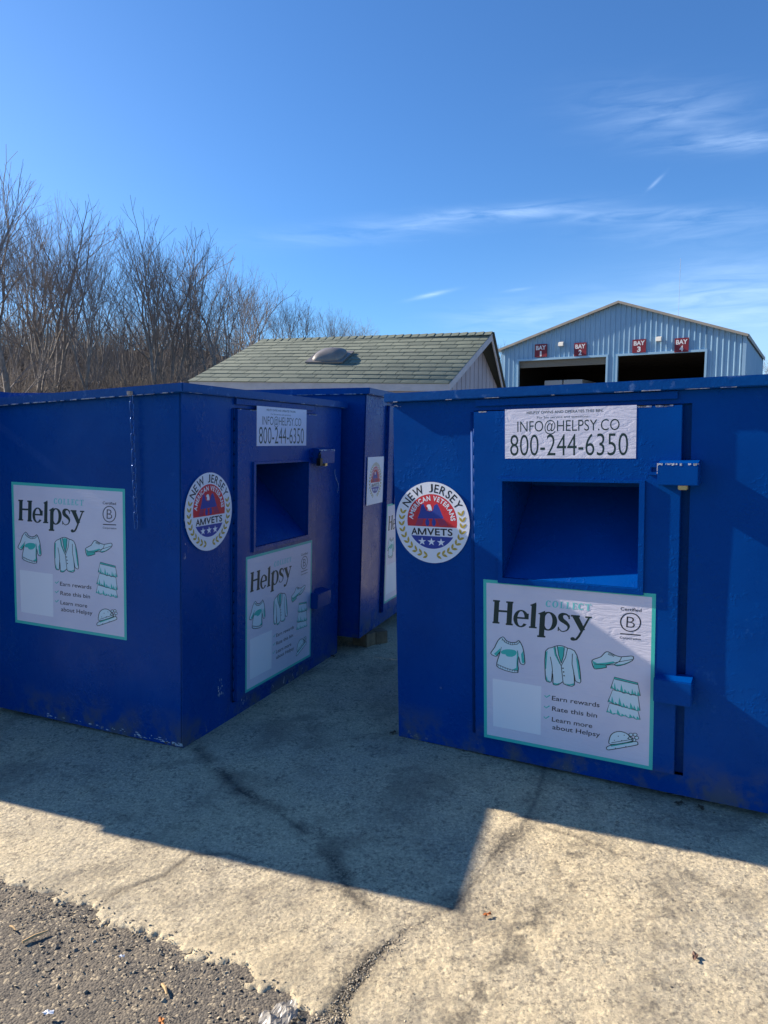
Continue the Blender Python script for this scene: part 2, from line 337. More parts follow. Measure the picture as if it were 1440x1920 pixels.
# gravel: loose stones, nobody could count them
def gravel():
    rr = np.random.RandomState(3); V = []; Fa = []; tone = []
    def stone(x, y, s, z):
        k = len(V); a = rr.rand() * 6.28; ca, sa = math.cos(a), math.sin(a)
        sx, sy, sz = s * (0.7 + rr.rand() * 0.8), s * (0.6 + rr.rand() * 0.5), s * (0.35 + rr.rand() * 0.4)
        P = [(1, 0, 0), (0.3, 1, 0.1), (-0.9, 0.5, 0), (-0.8, -0.6, 0.1), (0.4, -0.9, 0), (0.25, 0.2, 1), (-0.35, -0.15, 0.85), (0, 0, -0.7)]
        tx, ty = rr.randn() * .25, rr.randn() * .25
        for (px, py, pz) in P:
            px += rr.randn() * .14; py += rr.randn() * .14; pz += rr.randn() * .1
            X_, Y_, Z_ = px * sx, py * sy, pz * sz
            V.append((x + X_ * ca - Y_ * sa, y + X_ * sa + Y_ * ca, z + Z_ + X_ * tx + Y_ * ty))
        for f in ((0, 1, 5), (1, 2, 6), (1, 6, 5), (2, 3, 6), (3, 4, 6), (4, 5, 6), (4, 0, 5), (1, 0, 7), (2, 1, 7), (3, 2, 7), (4, 3, 7), (0, 4, 7)): Fa.append(tuple(k + q for q in f))
        r = rr.rand(); tn = 0.15 + rr.rand() * 0.35 if r < .75 else (0.5 + rr.rand() * .3 if r < .95 else 1.0)
        tone.extend([tn] * 12)
    n = 12000
    X = rr.uniform(-1.9, 0.35, n); Y = rr.uniform(1.55, 2.75, n)
    d = dpoly(X, Y, BND); ins = inside(X, Y, ASPH)
    for i in range(n):
        if ins[i]:
            p = 0.35 + 1.0 * math.exp(-d[i] / 0.10)
            if rr.rand() < p: stone(X[i], Y[i], 0.0018 + 0.0040 * rr.rand() ** 3 + 0.0015 * math.exp(-d[i] / .08), -0.008)
        elif d[i] < 0.05 and rr.rand() < .35: stone(X[i], Y[i], 0.002 + 0.003 * rr.rand() ** 2, 0.0)
    for i in range(70):
        x, y = rr.uniform(-1.4, 0.0), rr.uniform(1.7, 2.35)
        if inside(np.array([x]), np.array([y]), ASPH)[0]: stone(x, y, 0.005 + 0.004 * rr.rand(), -0.007)
    for P, w, dens in ((CR1[:5], 0.026, 1700), (CR1[4:], 0.025, 160), (CR2, 0.03, 130), (CR3, 0.015, 60), (CR4, 0.035, 220), (CR5, 0.015, 60), (CR6, 0.03, 80)):
        L = [math.dist(a, b) for a, b in zip(P[:-1], P[1:])]; tot = sum(L)
        for i in range(int(dens)):
            q = rr.rand() * tot; j = 0
            while q > L[j] and j < len(L) - 1: q -= L[j]; j += 1
            f = q / L[j]; x = P[j][0] + f * (P[j + 1][0] - P[j][0]) + rr.randn() * w; y = P[j][1] + f * (P[j + 1][1] - P[j][1]) + rr.randn() * w
            stone(x, y, 0.0015 + 0.0028 * rr.rand() ** 2, -0.004)
    for i in range(900):
        stone(rr.uniform(-1.8, 1.9), rr.uniform(1.75, 3.6), 0.0014 + 0.0025 * rr.rand() ** 2, -0.001)
    for (ax_, ay_, bx_, by_, nn) in ((.08, 3.64, 1.60, 2.77, 260), (-1.0, 3.49, -.33, 5.1, 170), (-1.02, 3.50, -2.2, 4.0, 130)):
        for i in range(nn):
            f = rr.rand() ** .8; off_ = -abs(rr.randn()) * .022
            dx_, dy_ = bx_ - ax_, by_ - ay_; L_ = math.hypot(dx_, dy_); nx_, ny_ = dy_ / L_, -dx_ / L_
            if ny_ > 0: nx_, ny_ = -nx_, -ny_
            stone(ax_ + dx_ * f - nx_ * off_, ay_ + dy_ * f - ny_ * off_, .0016 + .0045 * rr.rand() ** 3, -0.001)
    me = bpy.data.meshes.new('gravel'); me.from_pydata(V, [], Fa)
    at = me.attributes.new('tone', 'FLOAT', 'FACE'); at.data.foreach_set('value', tone)
    t = NT('gravel_stone'); f = t.new('ShaderNodeAttribute', _attribute_name='tone').outputs['Fac']
    t.set(Base__Color=t.mix(f, srgb(58, 58, 60), srgb(206, 190, 160)), Roughness=0.85)
    tag(link('gravel', me, t.m), 'loose dark grit and stone chips over the asphalt edge and in the concrete cracks', kind='stuff')
gravel()

# ------------------------------------------------------------------ text
_tcache = {}
def text2d(s, bold=0.0, spacing=1.0):
    key = (s, bold, spacing)
    if key in _tcache: return _tcache[key]
    cu = bpy.data.curves.new('t', 'FONT'); cu.body = s; cu.size = 1.0; cu.offset = bold; cu.resolution_u = 4; cu.space_character = spacing
    o = bpy.data.objects.new('t', cu); col.objects.link(o)
    dg = bpy.context.evaluated_depsgraph_get(); dg.update(); ev = o.evaluated_get(dg); me = ev.to_mesh()
    V = [(v.co.x, v.co.y) for v in me.vertices]; Fa = [tuple(p.vertices) for p in me.polygons]
    ev.to_mesh_clear(); bpy.data.objects.remove(o); bpy.data.curves.remove(cu)
    _tcache[key] = (V, Fa); return V, Fa
CAP = None
def cap_height():
    global CAP
    if CAP is None:
        V, _ = text2d('H'); CAP = max(v[1] for v in V)
    return CAP
def put_text(m, s, Lp, Rp, cap, mapf, y, bold=0.0, spacing=1.0, up=(0, -1)):
    """text between two baseline points of the design plane; cap height in design units; mapf -> (x,z)"""
    V, Fa = text2d(s, bold, spacing); x0 = min(v[0] for v in V); x1 = max(v[0] for v in V); k = len(m.v)
    for (x, yy) in V:
        a = (x - x0) / (x1 - x0); b = yy / cap_height() * cap
        px = Lp[0] + a * (Rp[0] - Lp[0]) + up[0] * b; py = Lp[1] + a * (Rp[1] - Lp[1]) + up[1] * b
        X_, Z_ = mapf(px, py); m.v.append((X_, y, Z_))
    m.f += [tuple(k + i for i in f) for f in Fa]
def poly(m, pts, mapf, y):
    P = [mapf(*p) for p in pts]; k = len(m.v); m.v += [(a, y, b) for a, b in P]
    for tri in tessellate_polygon([[Vector((a, b, 0)) for a, b in P]]): m.f.append(tuple(k + i for i in tri))
def stroke(m, pts, w, mapf, y, closed=False):
    """a line of width w (number or list) through pts in design space"""
    n = len(pts); W = [w] * n if isinstance(w, (int, float)) else w; Lf = []; Rt = []
    for i in range(n):
        if closed: a, b = pts[i - 1], pts[(i + 1) % n]
        else: a, b = pts[max(i - 1, 0)], pts[min(i + 1, n - 1)]
        dx, dy = b[0] - a[0], b[1] - a[1]; L = math.hypot(dx, dy) or 1; nx, ny = -dy / L, dx / L
        Lf.append(mapf(pts[i][0] + nx * W[i] / 2, pts[i][1] + ny * W[i] / 2)); Rt.append(mapf(pts[i][0] - nx * W[i] / 2, pts[i][1] - ny * W[i] / 2))
    k = len(m.v)
    for a, b in zip(Lf, Rt): m.v += [(a[0], y, a[1]), (b[0], y, b[1])]
    for i in range(n if closed else n - 1):
        j = (i + 1) % n; m.f.append((k + 2 * i, k + 2 * j, k + 2 * j + 1, k + 2 * i + 1))
def ering(m, cx, cy, rx, ry, tx, ty, a0, a1, mapf, y, n=28):
    k = len(m.v)
    for i in range(n + 1):
        a = R(a0 + (a1 - a0) * i / n); c, s_ = math.cos(a), -math.sin(a)
        for q in ((rx, ry), (rx - tx, ry - ty)):
            X_, Z_ = mapf(cx + q[0] * c, cy + q[1] * s_); m.v.append((X_, y, Z_))
    for i in range(n): m.f.append((k + 2 * i, k + 2 * i + 2, k + 2 * i + 3, k + 2 * i + 1))
def rect(m, x0, y0, x1, y1, mapf, y): poly(m, [(x0, y0), (x1, y0), (x1, y1), (x0, y1)], mapf, y)
def smooth_pts(pts, n=4, closed=True):
    out = []; N_ = len(pts)
    for i in range(N_ if closed else N_ - 1):
        p0 = pts[(i - 1) % N_] if closed or i > 0 else pts[i]; p1 = pts[i]; p2 = pts[(i + 1) % N_]
        p3 = pts[(i + 2) % N_] if closed or i + 2 < N_ else pts[(i + 1) % N_]
        for k in range(n):
            t = k / n; t2 = t * t; t3 = t2 * t
            out.append(tuple(0.5 * (2 * p1[j] + (p2[j] - p0[j]) * t + (2 * p0[j] - 5 * p1[j] + 4 * p2[j] - p3[j]) * t2 + (3 * p1[j] - p0[j] - 3 * p2[j] + p3[j]) * t3) for j in (0, 1)))
    if not closed: out.append(pts[-1])
    return out

# ------------------------------------------------------------------ bin materials
def bin_mats():
    t = NT('blue_enamel_paint')
    oi = t.new('ShaderNodeObjectInfo'); va = t.n.new('ShaderNodeVectorMath'); va.operation = 'ADD'
    t.l.new(t.obj(), va.inputs[0]); t.l.new(oi.outputs['Location'], va.inputs[1]); vec = va.outputs[0]
    z = t.new('ShaderNodeSeparateXYZ', Vector=t.obj()).outputs[2]
    n1 = t.noise(2.2, 4, vec=vec); n2 = t.noise(26, 5, 0.65, vec=vec); n3 = t.noise(9, 5, 0.7, vec=vec)
    c = t.mix(t.mr(n1, 0.3, 0.7), (0.0, 0.042, 0.225, 1), (0.0, 0.056, 0.275, 1))
    strk = t.n.new('ShaderNodeMapping'); strk.inputs['Scale'].default_value = (14, 14, 1.0); t.l.new(vec, strk.inputs[0])
    ns = t.noise(1.3, 5, 0.6, vec=strk.outputs[0])
    c = t.mix(t.mr(ns, 0.55, 0.8, 0, 0.10), c, (0.005, 0.09, 0.28, 1))
    dirt = t.math('MULTIPLY', t.mr(z, 0.20, 0.01), t.mr(t.noise(4.5, 6, .7, vec=vec), 0.46, 0.60))
    c = t.mix(t.math('MULTIPLY', dirt, 0.75), c, (0.12, 0.115, 0.09, 1))
    scf = t.math('MULTIPLY', t.mr(t.noise(5.0, 8, .8, vec=vec), 0.60, 0.66), t.mr(t.noise(60, 3, .6, vec=vec), .5, .6)); c = t.mix(t.math('MULTIPLY', scf, .30), c, (0.04, 0.15, 0.42, 1))
    chip = t.math('MULTIPLY', t.mr(z, 0.075, 0.0, 0, 1), t.mr(n2, 0.60, 0.66))
    chip = t.math('MULTIPLY', chip, t.mr(n1, 0.48, 0.56))
    c = t.mix(chip, c, (0.32, 0.27, 0.22, 1))
    t.set(Base__Color=c, Roughness=t.mr(n3, 0.3, 0.7, 0.22, 0.36))
    t.b.inputs['Specular IOR Level'].default_value = 0.22; t.b.inputs['Specular Tint'].default_value = (.25, .62, 1, 1)
    b1 = t.bump(t.noise(2.4, 2, 0.4, vec=vec), 0.55, 0.02)
    b2 = t.bump(t.noise(210, 3, 0.5, vec=vec), 0.16, 0.003, b1)
    drip = t.math('MULTIPLY', t.mr(t.noise(48, 3, 0.6, vec=vec), 0.52, 0.62), t.mr(t.noise(3.1, 3, .5, vec=vec), .5, .6))
    t.set(Normal=t.bump(drip, 0.30, 0.004, b2)); MATS['blue'] = t.m
    # rim: the same paint, rubbed pale and rusty along the lower lip
    t = NT('blue_rim_paint'); z = t.new('ShaderNodeSeparateXYZ', Vector=t.obj()).outputs[2]
    n1 = t.noise(12, 5, 0.7); n2 = t.noise(40, 4, 0.6)
    c = t.mix(t.mr(n2, 0.3, 0.7), (0.0, 0.046, 0.21, 1), (0.001, 0.060, 0.25, 1))
    c = t.mix(t.mr(n1, 0.60, 0.68, 0, 0.6), c, (0.10, 0.19, 0.40, 1))
    t.set(Base__Color=c, Roughness=0.36, Normal=t.bump(t.noise(90, 3), 0.2, 0.004)); t.b.inputs['Specular IOR Level'].default_value = 0.3; t.b.inputs['Specular Tint'].default_value = (.3, .65, 1, 1); MATS['rim'] = t.m
    t = NT('bare_scraped_edge'); n1 = t.noise(30, 4, 0.7)
    t.set(Base__Color=t.mix(t.mr(n1, 0.4, 0.62), (0.42, 0.42, 0.44, 1), (0.02, 0.07, 0.25, 1)), Roughness=0.6); MATS['scrape'] = t.m
    t = NT('sticker_vinyl'); f = t.noise(3.0, 4)
    ms = t.n.new('ShaderNodeMapping'); ms.inputs['Rotation'].default_value = (0, 0.6, 0.5); ms.inputs['Scale'].default_value = (1, 1, 3.0); t.l.new(t.obj(), ms.inputs[0])
    wr = t.noise(7, 3, 0.5, vec=ms.outputs[0], dist=1.2); rid = t.math('ABSOLUTE', t.math('SUBTRACT', wr, 0.5))
    t.set(Base__Color=t.mix(t.mr(f, .3, .7), srgb(224, 219, 230), srgb(211, 207, 221)), Roughness=0.34)
    t.b.inputs['Specular IOR Level'].default_value = 0.4
    t.set(Normal=t.bump(t.mr(rid, 0.0, 0.09, 0, 1), 0.12, 0.005)); MATS['vinyl'] = t.m
bin_mats()
WHITE = simple('white_print', srgb(236, 236, 240), 0.45)
TEAL = simple('teal_print', srgb(58, 190, 176), 0.45)
TEALD = simple('pale_teal_print', srgb(112, 205, 200), 0.45)
INK = simple('dark_green_ink', srgb(14, 46, 44), 0.45)
BLACKI = simple('near_black_ink', srgb(16, 22, 34), 0.45)
REDI = simple('red_print', srgb(206, 38, 52), 0.45)
BLUI = simple('royal_blue_print', srgb(30, 58, 150), 0.45)
GOLDI = simple('gold_print', srgb(186, 160, 62), 0.45)
PURP = simple('plum_print', srgb(96, 50, 110), 0.45)
BRASS = simple('brass', (0.55, 0.42, 0.2), 0.4, 0.9)
DARKM = simple('dark_steel', (0.02, 0.02, 0.022), 0.4, 0.6)
INNER = simple('dark_inner_steel', (0.01, 0.02, 0.05), 0.7)

# homography of the traced poster plane -> unit square (u right, v down)
def homography(src):
    dst = [(0, 0), (1, 0), (1, 1), (0, 1)]; A = []; b = []
    for (x, y), (u, v) in zip(src, dst):
        A.append([x, y, 1, 0, 0, 0, -u * x, -u * y]); b.append(u); A.append([0, 0, 0, x, y, 1, -v * x, -v * y]); b.append(v)
    h = np.linalg.solve(np.array(A, float), np.array(b, float)); H = np.append(h, 1).reshape(3, 3)
    def f(x, y):
        w = H[2, 0] * x + H[2, 1] * y + H[2, 2]
        return (H[0, 0] * x + H[0, 1] * y + H[0, 2]) / w, (H[1, 0] * x + H[1, 1] * y + H[1, 2]) / w
    return f
PU = homography([(107, 162), (1323, 190), (1368, 1760), (178, 1632)])
PW, PH = 0.775, 0.775

def poster_meshes():
    mp = lambda x, y: (PU(x, y)[0] * PW, (1 - PU(x, y)[1]) * PH)
    k5 = 0.9615; m5 = lambda x, y: mp(x * k5, y * k5)
    out = {}
    # wordmark
    m = MB(); y = -0.0016; e = 0.00006
    def nx():
        nonlocal y; y -= e; return y
    for r in ((195, 362, 248, 378), (206, 370, 243, 580), (200, 572, 253, 588), (240, 455, 310, 474), (306, 372, 345, 584), (295, 366, 350, 382), (301, 578, 354, 595),
              (487, 375, 523, 596), (476, 590, 534, 605), (553, 452, 592, 678), (541, 669, 602, 686), (383, 508, 468, 525), (780, 450, 846, 466), (884, 453, 932, 468)): rect(m, *r, m5, nx())
    ering(m, 413, 522, 57, 84, 30, 13, 0, 322, m5, nx()); rect(m, 448, 470, 470, 524, m5, nx())
    poly(m, [(474, 386), (520, 357), (523, 375), (487, 394)], m5, nx()); poly(m, [(537, 462), (589, 430), (592, 452), (553, 470)], m5, nx())
    ering(m, 617, 527, 66, 90, 36, 13, -150, 150, m5, nx())
    stroke(m, smooth_pts([(773, 488), (752, 452), (722, 449), (706, 470), (714, 502), (745, 528), (768, 560), (758, 598), (722, 614), (694, 585)], 4, False),
           [8, 9, 10, 12, 14, 16, 18, 22, 26, 30, 33, 35, 36, 38, 38, 38, 38, 37, 36, 34, 32, 29, 26, 23, 20, 17, 14, 12, 11, 10, 9, 9, 8, 8, 8, 8, 8][:37], m5, nx())
    rect(m, 764, 455, 773, 492, m5, nx()); rect(m, 690, 572, 698, 612, m5, nx())
    stroke(m, [(812, 458), (872, 590)], [44, 38], m5, nx()); stroke(m, [(914, 462), (868, 590), (845, 650), (828, 678), (805, 688)], [14, 16, 18, 18, 14], m5, nx())
    ering(m, 803, 676, 17, 17, 17, 17, 0, 360, m5, nx(), 14)
    out['wordmark'] = (m.mesh('wordmark'), INK)
    # COLLECT
    m = MB(); y = -0.0016
    x = 590
    sl = lambda X: (X - 590) * 0.02
    for ch, w in (('C', 44), ('O', 50), ('L', 40), ('L', 40), ('E', 42), ('C', 44), ('T', 48)):
        b = 392 + sl(x); tp = b - 62; c = x + w / 2 - 2
        if ch in 'CO':
            ering(m, c, (b + tp) / 2, w / 2 - 2, 32, 13, 6, 0 if ch == 'O' else 45, 360 if ch == 'O' else 315, m5, nx(), 20)
            if ch == 'C': rect(m, x + w - 13, tp + 2, x + w - 8, tp + 18, m5, nx()); rect(m, x + w - 13, b - 16, x + w - 8, b - 2, m5, nx())
        elif ch in 'LE':
            rect(m, x + 8, tp, x + 19, b, m5, nx()); rect(m, x + 2, tp, x + 25, tp + 4, m5, nx()); rect(m, x + 2, b - 4, x + w - 6, b, m5, nx()); rect(m, x + w - 10, b - 18, x + w - 5, b, m5, nx())
            if ch == 'E': rect(m, x + 19, tp, x + w - 6, tp + 4, m5, nx()); rect(m, x + w - 10, tp, x + w - 5, tp + 15, m5, nx()); rect(m, x + 19, tp + 28, x + w - 14, tp + 32, m5, nx()); rect(m, x + w - 17, tp + 22, x + w - 13, tp + 38, m5, nx())
        else:
            rect(m, x + 18, tp, x + 29, b, m5, nx()); rect(m, x + 2, tp, x + w - 2, tp + 4, m5, nx()); rect(m, x + 2, tp, x + 6, tp + 16, m5, nx()); rect(m, x + w - 6, tp, x + w - 2, tp + 16, m5, nx()); rect(m, x + 12, b - 4, x + 35, b, m5, nx())
        x += w + 4.5
    out['top_lettering'] = (m.mesh('top_lettering'), TEALD)
    # small lettering
    for s, L_, R_, c in (('Earn rewards', (650, 1226), (985, 1248), 40), ('Rate this bin', (655, 1322), (972, 1345), 40), ('Learn more', (658, 1420), (943, 1443), 40), ('about Helpsy', (665, 1490), (1000, 1515), 40)):
        m = MB(); put_text(m, s, L_, R_, c, mp, -0.0016, 0.010)
        out['lettering ' + s] = (m.mesh('lettering'), BLACKI)
    m = MB(); put_text(m, 'Certified', (1090, 357), (1232, 361), 27, mp, -0.0016, 0.015); put_text(m, 'B', (1135, 508), (1193, 510), 100, mp, -0.0016, -0.012)
    put_text(m, 'Corporation', (1095, 611), (1240, 614), 18, mp, -0.0016, 0.015)
    ering(m, 1163, 459, 72, 86, 9, 9, 0, 360, mp, -0.0017, 40); rect(m, 1097, 563, 1236, 573, mp, -0.0018)
    out['seal'] = (m.mesh('seal'), BLACKI)
    m = MB()
    for bx, by in ((597, 1186), (598, 1284), (600, 1380)): stroke(m, [(bx, by + 4), (bx + 14, by + 20), (bx + 38, by - 4)], 9, mp, -0.0016)
    out['check_marks'] = (m.mesh('check_marks'), TEAL)
    # border frame
    m = MB(); iw = 0.020
    for q in ((0, 0, 1, iw), (0, 1 - iw, 1, 1), (0, iw, iw, 1 - iw), (1 - iw, iw, 1, 1 - iw)):
        rect(m, *q, lambda u, v: (u * PW, v * PH), -0.0012)
    out['border'] = (m.mesh('border'), TEAL)
    m = MB(); poly(m, [(216, 1080), (570, 1110), (585, 1557), (240, 1520)], mp, -0.0014); out['blank_square'] = (m.mesh('blank_square'), WHITE)
    # garments
    sweater = smooth_pts([(275, 683), (300, 716), (340, 731), (375, 722), (390, 706), (412, 740), (430, 800), (444, 912), (425, 924), (408, 908), (396, 850), (392, 920), (398, 1002), (330, 1000), (280, 985), (241, 960), (248, 890), (262, 818), (238, 868), (215, 866), (192, 845), (218, 790), (240, 722)], 2)
    jacket = smooth_pts([(668, 724), (705, 722), (740, 738), (790, 758), (822, 850), (846, 1030), (825, 1040), (806, 1025), (793, 955), (803, 1068), (765, 1080), (728, 1066), (718, 1050), (690, 1080), (655, 1082), (650, 1040), (642, 960), (640, 1055), (618, 1062), (600, 1045), (590, 950), (586, 782), (630, 745)], 2)
    shoe = smooth_pts([(915, 830), (935, 814), (975, 790), (1000, 750), (1022, 740), (1060, 760), (1110, 776), (1180, 760), (1197, 770), (1190, 800), (1140, 840), (1090, 860), (1068, 852), (1012, 862), (1018, 882), (945, 905), (930, 895), (918, 862)], 2)
    t1 = [(1075, 962), (1235, 995), (1258, 1108), (1235, 1112), (1215, 1098), (1195, 1110), (1170, 1095), (1145, 1100), (1120, 1085), (1095, 1085), (1075, 1068), (1054, 1068)]
    t2 = [(1068, 1078), (1243, 1112), (1262, 1240), (1240, 1245), (1215, 1228), (1190, 1236), (1165, 1222), (1140, 1224), (1112, 1206), (1085, 1206), (1062, 1192), (1040, 1192)]
    t3 = [(1052, 1200), (1248, 1245), (1266, 1322), (1240, 1322), (1215, 1308), (1190, 1316), (1160, 1300), (1135, 1308), (1105, 1290), (1080, 1298), (1055, 1284), (1036, 1285)]
    dome = smooth_pts([(1078, 1572), (1066, 1520), (1085, 1470), (1130, 1446), (1178, 1456), (1208, 1490), (1222, 1520)], 3)
    brim = smooth_pts([(1050, 1600), (1085, 1575), (1160, 1548), (1245, 1520), (1260, 1536), (1250, 1552), (1160, 1588), (1085, 1616), (1056, 1622)], 3)
    petals = [(1210, 1464), (1238, 1460), (1250, 1486), (1232, 1508), (1208, 1496)]
    circ = lambda cx, cy, r: [(cx + r * math.cos(a * .628), cy + r * math.sin(a * .628)) for a in range(10)]
    shapes = [sweater, jacket, shoe, t3, t2, t1, dome, brim] + [circ(a, b, 14) for a, b in petals]
    garm = {'sweater': ([sweater], []), 'jacket': ([jacket], []), 'shoe': ([shoe], []), 'skirt': ([t3, t2, t1], []), 'hat': ([dome, brim] + [circ(a, b, 14) for a, b in petals], [])}
    teal = {'sweater': [smooth_pts([(268, 818), (300, 798), (345, 795), (375, 805), (378, 835), (350, 862), (310, 862), (300, 845), (272, 842)], 2),
            [(382, 790), (396, 860), (397, 985), (352, 985), (384, 960)], [(425, 800), (440, 900), (432, 918), (422, 905), (412, 830)], [(215, 850), (262, 790), (258, 822), (235, 866)]],
            'jacket': [[(664, 735), (704, 728), (722, 745), (712, 820), (700, 880), (676, 800)], [(640, 745), (655, 735), (664, 800), (700, 895), (690, 890), (652, 810)], [(603, 1000), (612, 1045), (635, 1058), (622, 1062), (600, 1045)],
            [(700, 1060), (690, 1080), (655, 1082), (652, 1064), (680, 1070)], [(732, 1062), (765, 1078), (803, 1068), (801, 1052), (770, 1066)], [(800, 800), (820, 850), (842, 1010), (832, 1010), (812, 880)], [(586, 790), (600, 780), (598, 940), (592, 950)]],
            'shoe': [[(925, 866), (1012, 862), (1018, 882), (945, 903), (930, 893)], [(918, 832), (950, 852), (1000, 842), (1062, 822), (1078, 836), (1012, 860), (925, 862)], [(1068, 852), (1130, 838), (1192, 798), (1180, 812), (1138, 840), (1090, 860)]],
            'skirt': [[(1075, 964), (1235, 996), (1238, 1010), (1073, 980)]], 'hat': [[(1078, 1578), (1222, 1520), (1226, 1532), (1080, 1592)]]}
    for t_ in (t1, t2, t3):
        bot = list(reversed(t_[2:]))
        for i in range(len(bot) - 1):
            bx, by = bot[i]; cx, cy = bot[i + 1]; hh = (45, 70, 30, 85, 50, 25, 75, 40, 60)[i % 9] * (.8 if t_ is not t3 else .5)
            teal['skirt'].append([(bx, by), (bx + 4, by - hh), (cx, cy)])
    lines = {'sweater': [[(268, 700), (296, 735), (340, 752), (380, 742), (396, 722)], [(246, 944), (300, 968), (350, 984), (397, 984)], [(262, 818), (268, 780)], [(394, 845), (386, 800)]],
             'jacket': [[(650, 733), (662, 800), (702, 905)], [(740, 740), (730, 825), (702, 905)], [(668, 726), (680, 810), (702, 880)], [(716, 728), (716, 810), (702, 880)], [(702, 900), (722, 1052)], [(622, 830), (636, 900), (644, 962)], [(776, 785), (778, 880), (794, 958)]],
             'shoe': [[(1116, 780), (1104, 815), (1070, 850)], [(930, 862), (1012, 860), (1100, 822), (1190, 790)]] + [[(1030 + i * 9, 752 + i * 3), (1024 + i * 9, 768 + i * 3)] for i in range(5)],
             'skirt': [[(1075, 980), (1238, 1011)]], 'hat': [[(1080, 1556), (1218, 1505)], [(1080, 1576), (1224, 1522)]]}
    for i in range(9):
        f = i / 8; lines['sweater'] += [[(272 + f * 120, 703 + 30 * math.sin(math.pi * f) - 2), (270 + f * 124, 722 + 30 * math.sin(math.pi * f))], [(252 + f * 140, 950 + 32 * math.sin(f * 1.4)), (250 + f * 142, 965 + 36 * math.sin(f * 1.4))]]
    PALE = simple('pale_blue_white_print', srgb(214, 232, 236), .45)
    for name, (shp, _) in garm.items():
        m = MB(); y = -0.0014
        for s in shp: poly(m, s, mp, nx())
        n1 = len(m.f); y = -0.0022
        for s in teal[name]: poly(m, s, mp, nx())
        n2 = len(m.f); y = -0.0030
        for s in shp: stroke(m, s, 6.5 if len(s) > 12 else 5, mp, nx(), True)
        for s in lines[name]: stroke(m, s, 5 if len(s) > 2 or name != 'sweater' else 3, mp, nx())
        if name == 'jacket':
            for bx, by in ((716, 925), (722, 958), (727, 992)): poly(m, circ(bx, by, 6), mp, nx())
        if name == 'hat':
            for bx, by in ((1100, 1530), (1125, 1490), (1150, 1525), (1165, 1475), (1190, 1500), (1110, 1600), (1180, 1575)): poly(m, circ(bx, by, 4), mp, nx())
        me = m.mesh(name)
        for mm in (PALE, TEAL, INK): me.materials.append(mm)
        idx = [0] * n1 + [1] * (n2 - n1) + [2] * (len(m.f) - n2)
        me.polygons.foreach_set('material_index', idx)
        out[name] = (me, PALE)
    return out

